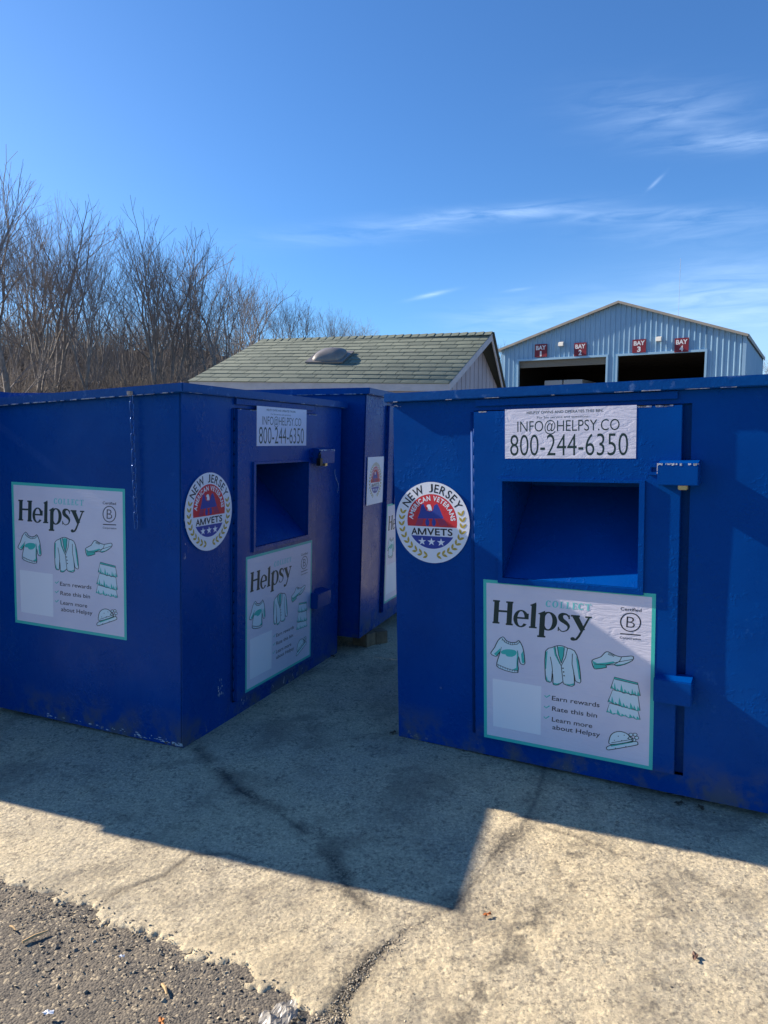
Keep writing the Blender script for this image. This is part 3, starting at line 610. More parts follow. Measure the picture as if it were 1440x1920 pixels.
EMR = 0.2
def leaf_pts(cx, cy, ang, L_, W_):
    c, s = math.cos(ang), math.sin(ang)
    P = [(0, 0), (.25, .8), (.55, 1), (.8, .6), (1, 0), (.75, -.45), (.45, -.6), (.2, -.4)]
    return [(cx + (px * L_) * c - (py * W_) * s, cy + (px * L_) * s + (py * W_) * c) for px, py in P]
def emblem_meshes(full=True):
    """round veterans' emblem in a unit disc (x right, y up)"""
    S = EMR if full else 0.145; dz = 0.0 if full else 0
    mp = lambda x, y: (x * S, y * S); out = {}; y = -0.0012
    def nx():
        nonlocal y; y -= 0.00004; return y
    yo = 0.03
    rr_ = 0.675; f3 = lambda px, py: ((px - 672) / 615.0, (805 - (py - 0.03 * (px - 672))) / 670.0)
    m = MB()
    a_lo = -5; pts = [(rr_ * math.cos(R(a)), rr_ * math.sin(R(a)) + yo) for a in [-11] + list(range(-5, 186, 5)) + [191]]; poly(m, pts, mp, nx())
    out['red_field'] = (m.mesh('red_field'), REDI)
    m = MB(); a0 = 212.5; pts = [(rr_ * math.cos(R(a0 + (327.5 - a0) * i / 24)), rr_ * math.sin(R(a0 + (327.5 - a0) * i / 24)) + yo) for i in range(25)]; poly(m, pts, mp, nx())
    eagle = [(505, 505), (540, 492), (562, 560), (585, 605), (640, 625), (690, 605), (715, 520), (765, 490), (800, 560), (835, 650), (872, 735), (720, 738), (560, 738), (430, 738), (470, 640), (490, 560)]
    poly(m, [f3(*p) for p in eagle], mp, nx())
    for cx in (598, 706): poly(m, [f3(cx + 34 * math.cos(a * .45), 800 + 62 * math.sin(a * .45)) for a in range(14)], mp, nx())
    out['blue_field'] = (m.mesh('blue_field'), BLUI)
    m = MB()
    for i in range(6):
        stroke(m, [f3(445 + i * 16, 745), f3(400 + i * 20, 852)], .016, mp, nx()); stroke(m, [f3(870 - i * 20, 745), f3(930 - i * 24, 852)], .016, mp, nx())
    out['feather_lines'] = (m.mesh('feather_lines'), PURP)
    m = MB(); poly(m, [f3(*p) for p in [(585, 530), (612, 502), (650, 505), (668, 545), (676, 600), (665, 612), (655, 598), (640, 614), (625, 600), (606, 606), (610, 560), (600, 545)]], mp, nx())
    for cx, cy in ((505, 1118), (662, 1122), (822, 1128)):
        sp = []
        for i in range(10):
            r = 70 if i % 2 == 0 else 27; a = -math.pi / 2 + i * math.pi / 5; sp.append(f3(cx + r * math.cos(a), cy + r * math.sin(a)))
        poly(m, sp, mp, nx())
    def jfix(ch, V):
        if ch != 'J': return V
        y0 = min(v[1] for v in V); y1 = max(v[1] for v in V); x0 = min(v[0] for v in V)
        return [(x0 + (v[0] - x0) * 1.5, (v[1] - y0) / (y1 - y0) * y1) for v in V]
    def arc_text(s, r0, cap, a_start, a_end, bold, gap=.25, wide=1.0):
        ws = []
        for ch in s:
            if ch == ' ': ws.append((.38, None)); continue
            V, Fa = text2d(ch, bold); V = jfix(ch, V); x0 = min(v[0] for v in V); x1 = max(v[0] for v in V); ws.append(((x1 - x0) / cap_height() * wide, (V, Fa, x0)))
        tot = sum(w for w, _ in ws) + gap * (len(ws) - 1); sc = R(a_start - a_end) * (r0 + cap * .4) / tot; a = R(a_start)
        for w, g in ws:
            if g:
                V, Fa, x0 = g; k = len(m.v); mid = a - w * sc / (r0 + cap * .4) / 2
                for (vx, vy) in V:
                    lx = ((vx - x0) / cap_height() * wide - w / 2) * sc; ly = vy / cap_height() * cap
                    px = math.cos(mid) * (r0 + ly) + math.sin(mid) * lx; py = math.sin(mid) * (r0 + ly) - math.cos(mid) * lx
                    X_, Z_ = mp(px, py + yo); m.v.append((X_, y, Z_))
                m.f += [tuple(k + i for i in q) for q in Fa]
            a -= (w + gap) * sc / (r0 + cap * .4)
    nx(); arc_text('AMERICAN VETERANS', 0.515, 0.115, 176, 4, 0.03, .16)
    out['white_lettering'] = (m.mesh('white_lettering'), WHITE)
    m = MB()
    nx()
    if full: arc_text('NEW JERSEY', 0.715, 0.200, 153, 25, 0.014, .20)
    put_text(m, 'A', f3(322, 1004), f3(432, 1004), 0.160, mp, nx(), 0.024, up=(0, 1))
    yb = 1006; fq = lambda a, b: f3(a, b)
    for q in ([(447, yb), (447, 898)], [(568, yb), (568, 898)]): stroke(m, [fq(*p) for p in q], .042, mp, nx())
    for q in ([(452, 900), (507, yb)], [(563, 900), (507, yb)]): stroke(m, [fq(*p) for p in q], .036, mp, nx())
    put_text(m, 'VETS', f3(590, 1008), f3(1012, 1012), 0.160, mp, nx(), 0.024, 1.08, up=(0, 1))
    out['black_lettering'] = (m.mesh('black_lettering'), BLACKI)
    m = MB()
    angs = [166 + i * 10.6 for i in range(10)] if full else [95 + i * 11.2 for i in range(15)]
    for side in (1, -1):
        for a in angs:
            aa = R(a) if side == 1 else R(180 - a); cx, cy = 0.80 * math.cos(aa), 0.80 * math.sin(aa) + (yo if full else 0)
            cx, cy = 0.825 * math.cos(aa), 0.825 * math.sin(aa) + (0.0)
            tan = aa - side * math.pi / 2    # leaves point back up the wreath
            for sgn in (1, -1):
                poly(m, leaf_pts(cx, cy, tan + sgn * .62, .150, .038), mp, nx())
    out['laurel_wreath'] = (m.mesh('laurel_wreath'), GOLDI)
    return out
POSTER = poster_meshes(); EMB = emblem_meshes(True); EMB2 = emblem_meshes(False)

def backing_rect(name, w, h):
    m = MB(); nx_, nz_ = 24, 24; k = 0
    m.box(0, -0.0004, 0, w, 0.0, h); return m.mesh(name)
POST_ME = backing_rect('poster', PW, PH)
SW, SH = 0.575, 0.222
SIGN_ME = backing_rect('contact_sticker', SW, SH)
def sign_text():
    m = MB(); mp = lambda x, y: ((x - 560) / 590 * SW, (1 - (y - 110) / 237) * SH)
    put_text(m, 'HELPSY OWNS AND OPERATES THIS BIN.', (665, 135), (1010, 135), 12, mp, -0.0014, 0.012)
    put_text(m, 'For bin service and questions:', (713, 158), (950, 158), 10, mp, -0.0014)
    put_text(m, 'INFO@HELPSY.CO', (620, 219), (1080, 219), 50, mp, -0.0014, -0.004)
    put_text(m, '800-244-6350', (585, 333), (1117, 333), 100, mp, -0.0014, -0.006)
    return m.mesh('lettering')
SIGN_TX = sign_text()
def disc_mesh(name, r):
    m = MB(); n = 64; k = 0
    P = [(r * math.cos(2 * math.pi * i / n), r * math.sin(2 * math.pi * i / n)) for i in range(n)]
    m.v += [(a, -0.0004, b) for a, b in P] + [(a, 0, b) for a, b in P]
    m.f.append(tuple(range(n))); m.f += [(i, (i + 1) % n, n + (i + 1) % n, n + i) for i in range(n)]
    return m.mesh(name)
DISC_ME = disc_mesh('round_sticker', EMR)
SQ_ME = backing_rect('square_sticker', 0.345, 0.345)

for _me in [q[0] for d_ in (POSTER, EMB, EMB2) for q in d_.values()] + [SIGN_TX]:   # press the print flat on the vinyl
    for v_ in _me.vertices: v_.co.y = -0.00046 + (v_.co.y + 0.0012) * 0.28
def add_poster(parent, loc, rotz=0.0):
    p = link('poster', POST_ME, MATS['vinyl'], parent, loc, rotz); p.parent = parent
    for k, (me, ma) in POSTER.items(): link(k.split(' ')[0], me, ma, p)
    return p
def add_disc(parent, loc):
    p = link('round_sticker', DISC_ME, MATS['vinyl2'], parent, loc)
    for k, (me, ma) in EMB.items(): link(k, me, ma, p)
def add_square(parent, loc):
    p = link('square_sticker', SQ_ME, MATS['vinyl2'], parent, loc)
    for k, (me, ma) in EMB2.items(): link(k, me, ma, p, (0.1725, 0, 0.1725))
t = NT('white_vinyl'); t.set(Base__Color=srgb(232, 232, 238), Roughness=0.33, Normal=t.bump(t.noise(9, 3), .05, .01)); MATS['vinyl2'] = t.m

# ------------------------------------------------------------------ donation bins
W, D = 1.75, 1.30
X1, X2, X3 = 0.430, 1.345, 1.378
def warp_panel(m, x0, x1, z0, z1, seed, amp, nx_=10, nz_=30):
    rr = random.Random(seed); ph = rr.random() * 6
    k = len(m.v)
    for j in range(nz_ + 1):
        for i in range(nx_ + 1):
            u, v = i / nx_, j / nz_; ed = math.sin(math.pi * u) * math.sin(math.pi * v)
            y = amp * ed * (math.sin(3.1 * v * 2 + ph) * .7 + math.sin(5.3 * u + 4.1 * v + ph * 2) * .5)
            m.v.append((x0 + (x1 - x0) * u, y, z0 + (z1 - z0) * v))
    for j in range(nz_):
        for i in range(nx_):
            a = k + j * (nx_ + 1) + i; m.f.append((a, a + 1, a + nx_ + 2, a + nx_ + 1))
def make_bin(mat4, label, H, zs, zp, sx, zslot, sxl, px, lk1, lk2, seed, disc=None, square=None, sign=None, poster=True, dark_lock=False):
    b = empty('donation_bin', mat4, label, 'donation bin', 'blue metal clothing donation bins')
    HB = H - 0.044; bl = MATS['blue']
    # body
    m = MB(); T = 0.004
    m.box(0, T, 0, T, D, HB - .004); m.box(W - T, T, 0, W, D, HB - .004); m.box(T, D - T, 0, W - T, D, HB - .01); m.box(T, T, 0.0, W - T, D - T, 0.004)
    m.box(X1, 0.0, HB - 0.055, X3, T, HB - .002)            # header above the door
    m.box(X1, 0.0, 0.0, X3, T, 0.088)                       # sill below the door
    m.box(X1 - 0.02, 0.030, 0.088, X1 + .10, 0.034, HB - .055); m.box(X2 - .10, 0.030, 0.088, X3 + .02, 0.034, HB - .055)   # backs of the gaps beside the door
    m.box(X1 + .10, 0.030, 0.088, X2 - .10, 0.034, .14)
    m.box(X1 - 0.022, T, 0.088, X1 - .018, 0.030, HB - .055); m.box(X3 + .018, T, 0.088, X3 + .022, 0.030, HB - .055)
    # cut the gap back where the hopper sits
    m.v = m.v[:]; body = m.build('body', bl, b)
    for nm, a, c, sd_ in (('side_panel', 0.0, X1, 1), ('side_panel', X3, W, 2)):
        m = MB(); warp_panel(m, a, c, 0.0, HB - .002, seed * 7 + sd_, 0.0032)
        for (xx0, xx1) in ((a, a + .0005), (c - .0005, c)): m.box(xx0, 0.0005, 0, xx1, 0.012, HB - .002)
        o = m.build('front_panel', bl, b, smooth=False)
        for p in o.data.polygons: p.use_smooth = abs(p.normal.y) > .7
    # lintel strip
    m = MB(); m.box(X1 + .012, -0.014, HB - .036, X2 - .02, 0.0, HB - .004); m.build('lintel', bl, b, bevel=.002)
    # roof
    m = MB(); o_ = .034; sl = 0.085 if seed == 2 else 0.04
    m.hexa([(-o_, -o_, HB), (W + o_, -o_, HB), (W + o_, D + o_, HB - sl), (-o_, D + o_, HB - sl),
            (-o_, -o_, H), (W + o_, -o_, H), (W + o_, D + o_, H - sl), (-o_, D + o_, H - sl)])
    rf = m.build('roof', MATS['rim'], b, bevel=.004)
    m = MB()
    rr = random.Random(seed)
    # worn paint on the lower lip of the roof, in broken runs
    for side in ('f', 's'):
        u = 0.02; Lm = W if side == 'f' else D
        while u < Lm - .02:
            l_ = rr.uniform(.01, .10); g = rr.uniform(.03, .30) if side == 'f' else rr.uniform(.0, .04)
            h_ = rr.uniform(.002, .005); u1 = min(u + l_, Lm - .01)
            if side == 'f': m.box(u, -o_ - .0008, HB - .0006, u1, -o_ + .002, HB + h_ * .7)
            else:
                za = HB - sl * (u + o_) / (D + 2 * o_); zb = HB - sl * (u1 + o_) / (D + 2 * o_)
                m.hexa([(-o_ - .0008, u, za - .0006), (-o_ + .002, u, za - .0006), (-o_ + .002, u1, zb - .0006), (-o_ - .0008, u1, zb - .0006),
                        (-o_ - .0008, u, za + h_), (-o_ + .002, u, za + h_), (-o_ + .002, u1, zb + h_), (-o_ - .0008, u1, zb + h_)])
            u = u1 + g
    link('worn_edge', m.mesh('worn_edge'), MATS['scrape'], rf)
    # door with the slot cut in it
    s0, s1 = sxl; z0, z1 = zslot; dz1 = HB - 0.060
    m = MB(); m.ring((X1 + .008, .095, X2, dz1), (s0, z0, s1, z1), -0.024, -0.004)
    door = m.build('door', bl, b, bevel=.0022)
    m = MB(); zz = .10; rr = random.Random(seed + 5)
    while zz < dz1 - .04:
        m.tube([(X1 + .003, -.005, zz), (X1 + .003, -.005, zz + .055)], .0042, 8); zz += .062
    m.box(X1 - .016, -.003, .10, X1 + .002, 0.0, dz1)
    link('hinge', m.mesh('hinge', 0, True), simple('matte_blue', (0.0, .045, .20), .6, spec=.1), door)
    m = MB(); cr = random.Random(seed + 50)
    for i in range(26):
        u = cr.uniform(X1 + .02, X2 - .02); m.box(u, -.0246, dz1 - .004 - cr.random() * .003, u + cr.uniform(.006, .05), -.022, dz1 + .0006)
    link('chipped_edge', m.mesh('chipped_edge'), MATS['scrape'], door)
    m = MB(); fw = .022; m.ring((s0 - fw, z0 - .024, s1 + fw, z1 + fw * .5), (s0 + .002, z0 + .002, s1 - .002, z1 - .002), -.036, -.0242)
    fr = m.build('slot_frame', bl, b, bevel=.0015)
    # hopper: sloping plate, cheeks and ceiling
    m = MB(); dd = .40; y0 = -.006
    m.quad((s0 + .002, y0 - .012, z0 + .002), (s1 - .002, y0 - .012, z0 + .002), (s1 - .002, dd, z1 - .05), (s0 + .002, dd, z1 - .05))
    m.quad((s0 + .001, y0 - .012, z0 + .001), (s0 + .001, y0 - .012, z1), (s0 + .001, dd, z1), (s0 + .001, dd, z0))
    m.quad((s1 - .001, y0 - .012, z0 + .001), (s1 - .001, y0 - .012, z1), (s1 - .001, dd, z1), (s1 - .001, dd, z0))
    m.quad((s0, y0 - .012, z1 - .001), (s1, y0 - .012, z1 - .001), (s1, dd, z1 - .001), (s0, dd, z1 - .001))
    m.quad((s0, dd, z0), (s1, dd, z0), (s1, dd, z1), (s0, dd, z1))
    m.build('hopper', bl, b)
    # lock boxes
    for i, (xa, za, xb, zb) in enumerate((lk1, lk2)):
        m = MB(); pr_ = .062 if i == 0 else .050
        m.hexa([(xa, -.024 - pr_, za), (xb, -.024 - pr_, za), (xb, 0.0, za), (xa, 0.0, za), (xa, -.024 - pr_, zb), (xb, -.024 - pr_, zb), (xb, 0.0, zb + .012), (xa, 0.0, zb + .012)])
        lb = m.build('lock_box', bl, b, bevel=.0035)
        if i == 0:
            m = MB(); m.ring((xa - .042, zb - .052, xa, zb - .004), (xa - .030, zb - .038, xa - .012, zb - .020), -.034, -.0242); link('tab', m.mesh('tab', .001), bl, lb)
            m = MB(); xm = xa + (xb - xa) * (.62 if not dark_lock else .5); m.box(xm - .018, -.075, za - .018, xm + .018, -.040, za + .004); link('padlock', m.mesh('padlock', .003), BRASS, lb)
            m = MB(); rr = random.Random(seed)
            for q in range(34):
                u = xa + (xb - xa) * (rr.random() ** 1.7 if rr.random() < .75 else 1 - rr.random() * .15)
                m.box(u, -.0868, zb - rr.uniform(.001, .010), min(u + rr.uniform(.002, .012), xb - .001), -.0855, zb - .0005)
            for q in range(8): u = za + (zb - za) * (1 - rr.random() ** 2 * .8); m.box(xa - .0008, -.0862, u - .006, xa + .0015, -.080 + rr.random() * .01, u)
            link('bare_metal_patch', m.mesh('bare_metal_patch'), simple('pale_bare_metal', (.62, .64, .70), .5), lb)
            if dark_lock:
                m = MB(); m.box(xa - .034, -.100, za - .012, xa - .002, -.072, za + .036); m.tube([(xa - .028, -.086, za + .03), (xa - .028, -.086, za + .062), (xa - .018, -.086, za + .072), (xa - .008, -.086, za + .062), (xa - .008, -.086, za + .03)], .004, 8)
                link('dark_padlock', m.mesh('dark_padlock', .002), DARKM, lb)
    if poster: add_poster(b, (px, -.0246, zp))
    if sign:
        s_ = link('contact_sticker', SIGN_ME, MATS['vinyl'], b, (sign[0], -.0246, sign[1])); link('lettering', SIGN_TX, INK, s_)
    if disc: add_disc(b, (disc[0], -.006, disc[1]))
    if square: add_square(b, (square[0], -.006, square[1]))
    return b
def pose(x, y, z, yaw, ty, tx=0): return Matrix.Translation((x, y, z)) @ Matrix.Rotation(R(tx), 4, 'X') @ Matrix.Rotation(R(ty), 4, 'Y') @ Matrix.Rotation(R(yaw), 4, 'Z')

binR = make_bin(pose(0.0777, 3.660, 0, -29.4, -1.1), 'blue donation bin in the right foreground with its wide front in view', 1.763, 0, 0.098, 0, (0.888, 1.340), (0.580, 1.186), 0.483,
                (1.262, 1.335, 1.418, 1.425), (1.262, 0.420, 1.412, 0.522), 1, disc=(0.208, 1.128), sign=(0.592, 1.442))
binL = make_bin(pose(-1.0058, 3.510, 0, 67.6, 1.4), 'blue donation bin at left with a chain and a poster on its side wall', 1.805, 0, 0.118, 0, (0.935, 1.405), (0.605, 1.222), 0.522,
                (1.285, 1.390, 1.485, 1.480), (1.290, 0.440, 1.490, 0.535), 2, disc=(0.213, 1.172), sign=(0.624, 1.504), dark_lock=True)
add_poster(binL, (-.0012, 1.120, 0.508), -math.pi / 2)
binM = make_bin(pose(-0.178, 5.140, 0.10, 70.8, 1.9), 'blue donation bin standing on wood blocks between the two front bins', 1.785, 0, 0.16, 0, (0.95, 1.42), (0.61, 1.22), 0.448,
                (1.285, 1.390, 1.485, 1.480), (1.290, 0.440, 1.490, 0.535), 3, square=(0.045, 0.958), sign=(0.624, 1.504))
binN = make_bin(pose(-2.765, 3.47, 0, 70.5, 1.0, -1.2), 'blue donation bin at far left, only its roof edge showing behind the chained bin', 1.850, 0, 0.118, 0, (0.935, 1.405), (0.605, 1.222), 0.522,
                (1.285, 1.390, 1.485, 1.480), (1.290, 0.440, 1.490, 0.535), 4, disc=(0.213, 1.172), sign=(0.624, 1.504))

# paint chips and scratches on the left bin
def chips(parent, pts, yv, mat, seed, side=False):
    rr = random.Random(seed); m = MB()
    for (x, z, w, h) in pts:
        n = rr.randint(5, 8); P = []
        for i in range(n):
            a = 2 * math.pi * i / n; q = rr.uniform(.6, 1.1); P.append((x + w * q * math.cos(a), z + h * q * math.sin(a)))
        k = len(m.v)
        m.v += [((yv, a, b) if side else (a, yv, b)) for a, b in P]; m.f.append(tuple(range(k, k + n)))
    return link('scratch', m.mesh('scratch'), mat, parent)
SCR = simple('bare_primer', (.55, .55, .60), .6)
RUST = simple('rusty_steel', (.12, .07, .045), .8, 0, .4, 30)
rr = random.Random(9)
chips(binL, [(.31 + rr.uniform(-.02, .03), .22 + rr.uniform(-.05, .06), rr.uniform(.001, .005), rr.uniform(.003, .010)) for i in range(14)], -.0062, SCR, 1)
chips(binL, [(1.70 + .02 * math.sin(i * .5) - i * .003, 1.18 + i * .014, .003, .010) for i in range(12)], -.0062, SCR, 2)
chips(binL, [(rr.uniform(.5, 1.35), rr.uniform(.03, .09), rr.uniform(.001, .004), rr.uniform(.004, .02)) for i in range(16)], -.0012, SCR, 3)
chips(binL, [(rr.uniform(.008, .022), rr.uniform(.95, 1.16), rr.uniform(.001, .003), rr.uniform(.004, .012)) for i in range(9)], -.0062, SCR, 4)
chips(binL, [(rr.random() ** 2 * .95 + .01, rr.uniform(.008, .022) + .01 * (rr.random() < .3), rr.uniform(.003, .016), rr.uniform(.001, .004)) for i in range(60)], -.0014, SCR, 5, True)
chips(binL, [(rr.random() * .10 + .01, rr.uniform(.006, .022), rr.uniform(.008, .02), rr.uniform(.003, .007)) for i in range(8)], -.0012, RUST, 6, True)
chips(binR, [(.005 + rr.random() * .04, 1.700 + rr.uniform(-.004, .004), rr.uniform(.002, .006), rr.uniform(.001, .004)) for i in range(8)], -.0062, SCR, 7)
chips(binR, [(.245, .30, .010, .008)], -.0062, simple('scuffed_blue', (.05, .10, .30), .5), 8)

# chain on the left bin's side wall
def chain():
    Mx = binL.matrix_world.copy(); p0 = Mx @ Vector((-.030, .272, 1.752)); Mi = Mx.to_3x3()
    e = empty('hanging_chain', Matrix.Translation(p0), 'blue painted steel chain hanging from the roof lip down the side wall of a bin', 'chain')
    base = {}
    z = 0.0; i = 0; rr = random.Random(4)
    for kind in (0, 1):
        m = MB(); P = []
        for a in range(16):
            t_ = 2 * math.pi * a / 16; x_ = .009 * math.cos(t_); z_ = .012 * math.sin(t_) + (.013 if math.sin(t_) >= 0 else -.013)
            P.append((0, x_, z_) if kind else (x_ * .2 + 0, x_, z_))
        m.tube(P, .0030, 7, closed=True); base[kind] = m.mesh('chain_link', 0, True); base[kind].materials.append(simple('chain_blue', (.02, .10, .34), .22, .3))
    rot = Matrix.Rotation(R(67.6), 4, 'Z')
    for i in range(17):
        o = bpy.data.objects.new('chain_link', base[0]); col.objects.link(o); o.parent = e
        o.location = (0, 0, -.022 - i * .0385); o.rotation_euler = (0, rr.uniform(-.06, .06), R(67.6) + (math.pi / 2 * .85 if i % 2 else 0.15) + rr.uniform(-.25, .25))
    m = MB(); m.box(-.02, -.012, -.006, .012, .012, .012); o = m.build('bracket', simple('rust_stained_white', (.45, .36, .30), .7, 0, .5, 40), e, bevel=.002); o.rotation_euler = (0, 0, R(67.6))
chain()

# wood blocks under the middle bin
WOOD = simple('weathered_wood', (.24, .15, .085), .85, 0, .35, 14, .3, 40)
for (x, y, a, w_, l_, lab) in ((-.040, 5.400, .5, .05, .10, 'short pale wood block under the front edge of the raised bin, nearer the opening'), (-.140, 5.350, .9, .07, .14, 'dark wood block wedged under the corner of the raised bin')):
    m = MB(); m.box(-w_, -l_ / 2, 0, w_, l_ / 2, .094); o = m.build('wood_block', WOOD, None, bevel=.004); o.location = (x, y, -.002); o.rotation_euler = (0, 0, a); tag(o, lab, 'wood block', 'wood blocks under the raised bin')
for q in ((1.2, .15), (0.3, 1.15), (1.45, 1.15)):
    p = binM.matrix_world @ Vector((q[0], q[1], 0))
    m = MB(); m.box(-.07, -.05, 0, .07, .05, max(.05, p.z - .002)); o = m.build('wood_block', WOOD, None, bevel=.004); o.location = (p.x, p.y, 0); tag(o, 'wood block out of sight beneath the raised bin', 'wood block', 'wood blocks under the raised bin')

# ------------------------------------------------------------------ shed
def shed():
    ER, EL = Vector((1.20, 13.75, 2.50)), Vector((-3.45, 13.10, 2.50)); RR, RL = Vector((2.15, 14.90, 3.57)), Vector((-2.66, 16.08, 3.57))
    BR, BL = Vector((2.66, 16.30, 2.45)), Vector((-2.10, 17.5, 2.45))
    e = empty('garden_shed', Matrix.Translation((0, 15, 0)), 'small shed with a green grey shingle roof and grooved grey gable behind the bins', 'shed')
    off = Vector((0, -15, 0))
    P = lambda s, t: (EL.lerp(ER, s)).lerp(RL.lerp(RR, s), t)
    nrm = ((ER - EL).cross(RL - EL)).normalized()
    if nrm.z < 0: nrm = -nrm
    m = MB(); rr = random.Random(12); NC = 13; tones = []
    for c in range(NC):
        t0 = c / NC - (0.008 if c == 0 else 0); t1 = min(1.0, (c + 1) / NC + .012); s = -0.004 - rr.random() * .02 if c % 2 else -.004 - .033
        wtab = 0.0655
        while s < 1.004:
            s2 = min(1.004, s + wtab * rr.uniform(.96, 1.04)); s_a = max(s, -.004)
            if s2 - s_a > .004:
                g = .0011; lift = .016 + rr.random() * .004
                a = [P(s_a + g, t0), P(s2 - g, t0), P(s2 - g, t1), P(s_a + g, t1)]
                k = len(m.v)
                low = [q + nrm * (.004 if j < 2 else .001) + off for j, q in enumerate(a)]; hi = [q + nrm * (lift if j < 2 else .006) + off for j, q in enumerate(a)]
                m.hexa(low + hi); tones += [rr.random()] * 6
            s = s2
    me = bpy.data.meshes.new('shingles'); me.from_pydata(m.v, [], m.f); at = me.attributes.new('tone', 'FLOAT', 'FACE'); at.data.foreach_set('value', tones)
    t = NT('green_grey_shingle'); f = t.new('ShaderNodeAttribute', _attribute_name='tone').outputs['Fac']; n1 = t.noise(3, 4); n2 = t.noise(90, 3)
    c_ = t.mix(f, srgb(106, 114, 102), srgb(128, 134, 118)); c_ = t.mix(t.mr(n1, .4, .7, 0, .35), c_, srgb(96, 102, 92)); c_ = t.mix(t.mr(n2, .5, .7, 0, .5), c_, srgb(78, 82, 74))
    t.set(Base__Color=c_, Roughness=.95, Normal=t.bump(n2, .4, .01)); MATS['shingle'] = t.m
    roof = link('roof', me, t.m, e)
    # ridge caps
    m = MB(); n = 30
    for i in range(n):
        a = RL.lerp(RR, i / n) + off; b = RL.lerp(RR, (i + 1.12) / n) + off; dn = (P(.5, .9) - P(.5, 1.0)).normalized(); bk = (BR.lerp(BL, .5) - RR.lerp(RL, .5)).normalized()
        lf = .008 + .006 * rr.random()
        up = Vector((0, 0, 1)); w_ = .14
        m.hexa([a + dn * w_ + up * .012, b + dn * w_ + up * (.012 + lf), b + up * (.018 + lf), a + up * .022, a + dn * w_ + up * .020, b + dn * w_ + up * (.022 + lf), b + up * (.036 + lf), a + up * .032])
        m.hexa([a + up * .020, b + up * (.018 + lf), b + bk * w_ + up * (.010 + lf), a + bk * w_ + up * .006, a + up * .030, b + up * (.034 + lf), b + bk * w_ + up * (.020 + lf), a + bk * w_ + up * .014])
    link('ridge_cap', m.mesh('ridge_cap'), t.m, roof)
    # rear slope and underlay
    m = MB(); m.hexa([q + off for q in (RL, RR, BR, BL)] + [q + off + Vector((0, 0, .03)) for q in (RL, RR, BR, BL)]); link('rear_slope', m.mesh('rear_slope'), simple('dark_shingle', srgb(60, 64, 60), .95), roof)
    dn_ = Vector((0, 0, -.05)); m = MB(); G_ = 12
    for jj in range(G_):
        for ii in range(G_): m.quad(*[P((ii + a_) / G_, (jj + b_) / G_) + off - nrm * .012 for a_, b_ in ((0, 0), (1, 0), (1, 1), (0, 1))])
    link('roof_deck', m.mesh('roof_deck'), simple('deck_wood', (.22, .19, .16), .9), roof)
    # walls
    TR = simple('pale_trim_paint', srgb(176, 176, 182), .7, 0, .1, 6)
    t = NT('grooved_grey_siding'); t.set(Base__Color=t.mix(t.mr(t.noise(2, 5), .3, .7), srgb(168, 166, 176), srgb(150, 148, 158)), Roughness=.8); SID = t.m
    in_ = .10; f0 = EL.lerp(ER, .03); f1 = EL.lerp(ER, .975); b0 = BL.lerp(BR, .03); b1 = BL.lerp(BR, .975); r1 = RL.lerp(RR, .975); r0 = RL.lerp(RR, .03)
    sh = Vector((0, .12, 0)); f0 = f0 + sh; f1 = f1 + sh; b0 = b0 - sh; b1 = b1 - sh
    z_ = lambda p, z: Vector((p.x, p.y, z)) + off
    m = MB(); m.quad(z_(f0, 0), z_(f1, 0), z_(f1, 2.46), z_(f0, 2.46)); m.quad(z_(b0, 0), z_(b1, 0), z_(b1, 2.42), z_(b0, 2.42)); m.quad(z_(f0, 0), z_(b0, 0), z_(b0, 2.42), z_(r0, 3.56), z_(f0, 2.46))
    link('wall', m.mesh('wall'), SID, e)
    # gable: vertical boards with grooves between them
    m = MB(); nb = 14; gn = (b1 - f1); gnn = Vector((gn.y, -gn.x, 0)).normalized()
    fr_ = (r1 - f1).xy.dot(gn.xy) / gn.xy.length_squared
    top = lambda u: (2.46 + (3.58 - 2.46) * min(1, u / fr_)) if u <= fr_ else 3.58 - (3.58 - 2.42) * (u - fr_) / (1 - fr_)
    for i in range(nb):
        u0, u1 = i / nb + .004, (i + 1) / nb - .004; pa = f1 + gn * u0; pb = f1 + gn * u1
        us = [u0] + ([fr_] if u0 < fr_ < u1 else []) + [u1]
        for ua, ub in zip(us[:-1], us[1:]):
            a = f1 + gn * ua; b = f1 + gn * ub
            m.hexa([z_(a, 0), z_(a, 0) + gnn * .02, z_(b, 0) + gnn * .02, z_(b, 0), z_(a, top(ua)), z_(a, top(ua)) + gnn * .02, z_(b, top(ub)) + gnn * .02, z_(b, top(ub))])
    link('gable', m.mesh('gable'), SID, e)
    # fascia and rake boards
    m = MB(); a = EL + off; b = ER + off; dv = Vector((0, 0, -.14))
    th = Vector((0, -.02, 0)); m.hexa([a + dv, b + dv, b + dv - th, a + dv - th, a, b, b - th, a - th]); link('fascia', m.mesh('fascia'), TR, e)
    m = MB(); ux = Vector((.02, -.004, 0))
    a = ER + off; b = RR + off; d2 = Vector((0, 0, -.13)); m.hexa([a + d2, b + d2, b + d2 + ux, a + d2 + ux, a, b, b + ux, a + ux]); link('rake_board', m.mesh('rake_board'), TR, e)
    a = RR + off; b = BR + off; m = MB(); m.hexa([a + d2 * 1.2, b + d2 * 1.2, b + d2 * 1.2 + ux, a + d2 * 1.2 + ux, a, b, b + ux, a + ux]); link('rake_board', m.mesh('rake_board'), TR, e)
    m = MB(); u3 = Vector((.035, -.008, 0)); a2 = RR + off + ux; b2 = BR + off + ux; m.hexa([a2 - Vector((0, 0, .05)), b2 - Vector((0, 0, .05)), b2 + u3 - Vector((0, 0, .05)), a2 + u3 - Vector((0, 0, .05)), a2 + Vector((0, 0, .03)), b2 + Vector((0, 0, .03)), b2 + u3 + Vector((0, 0, .03)), a2 + u3 + Vector((0, 0, .03))])
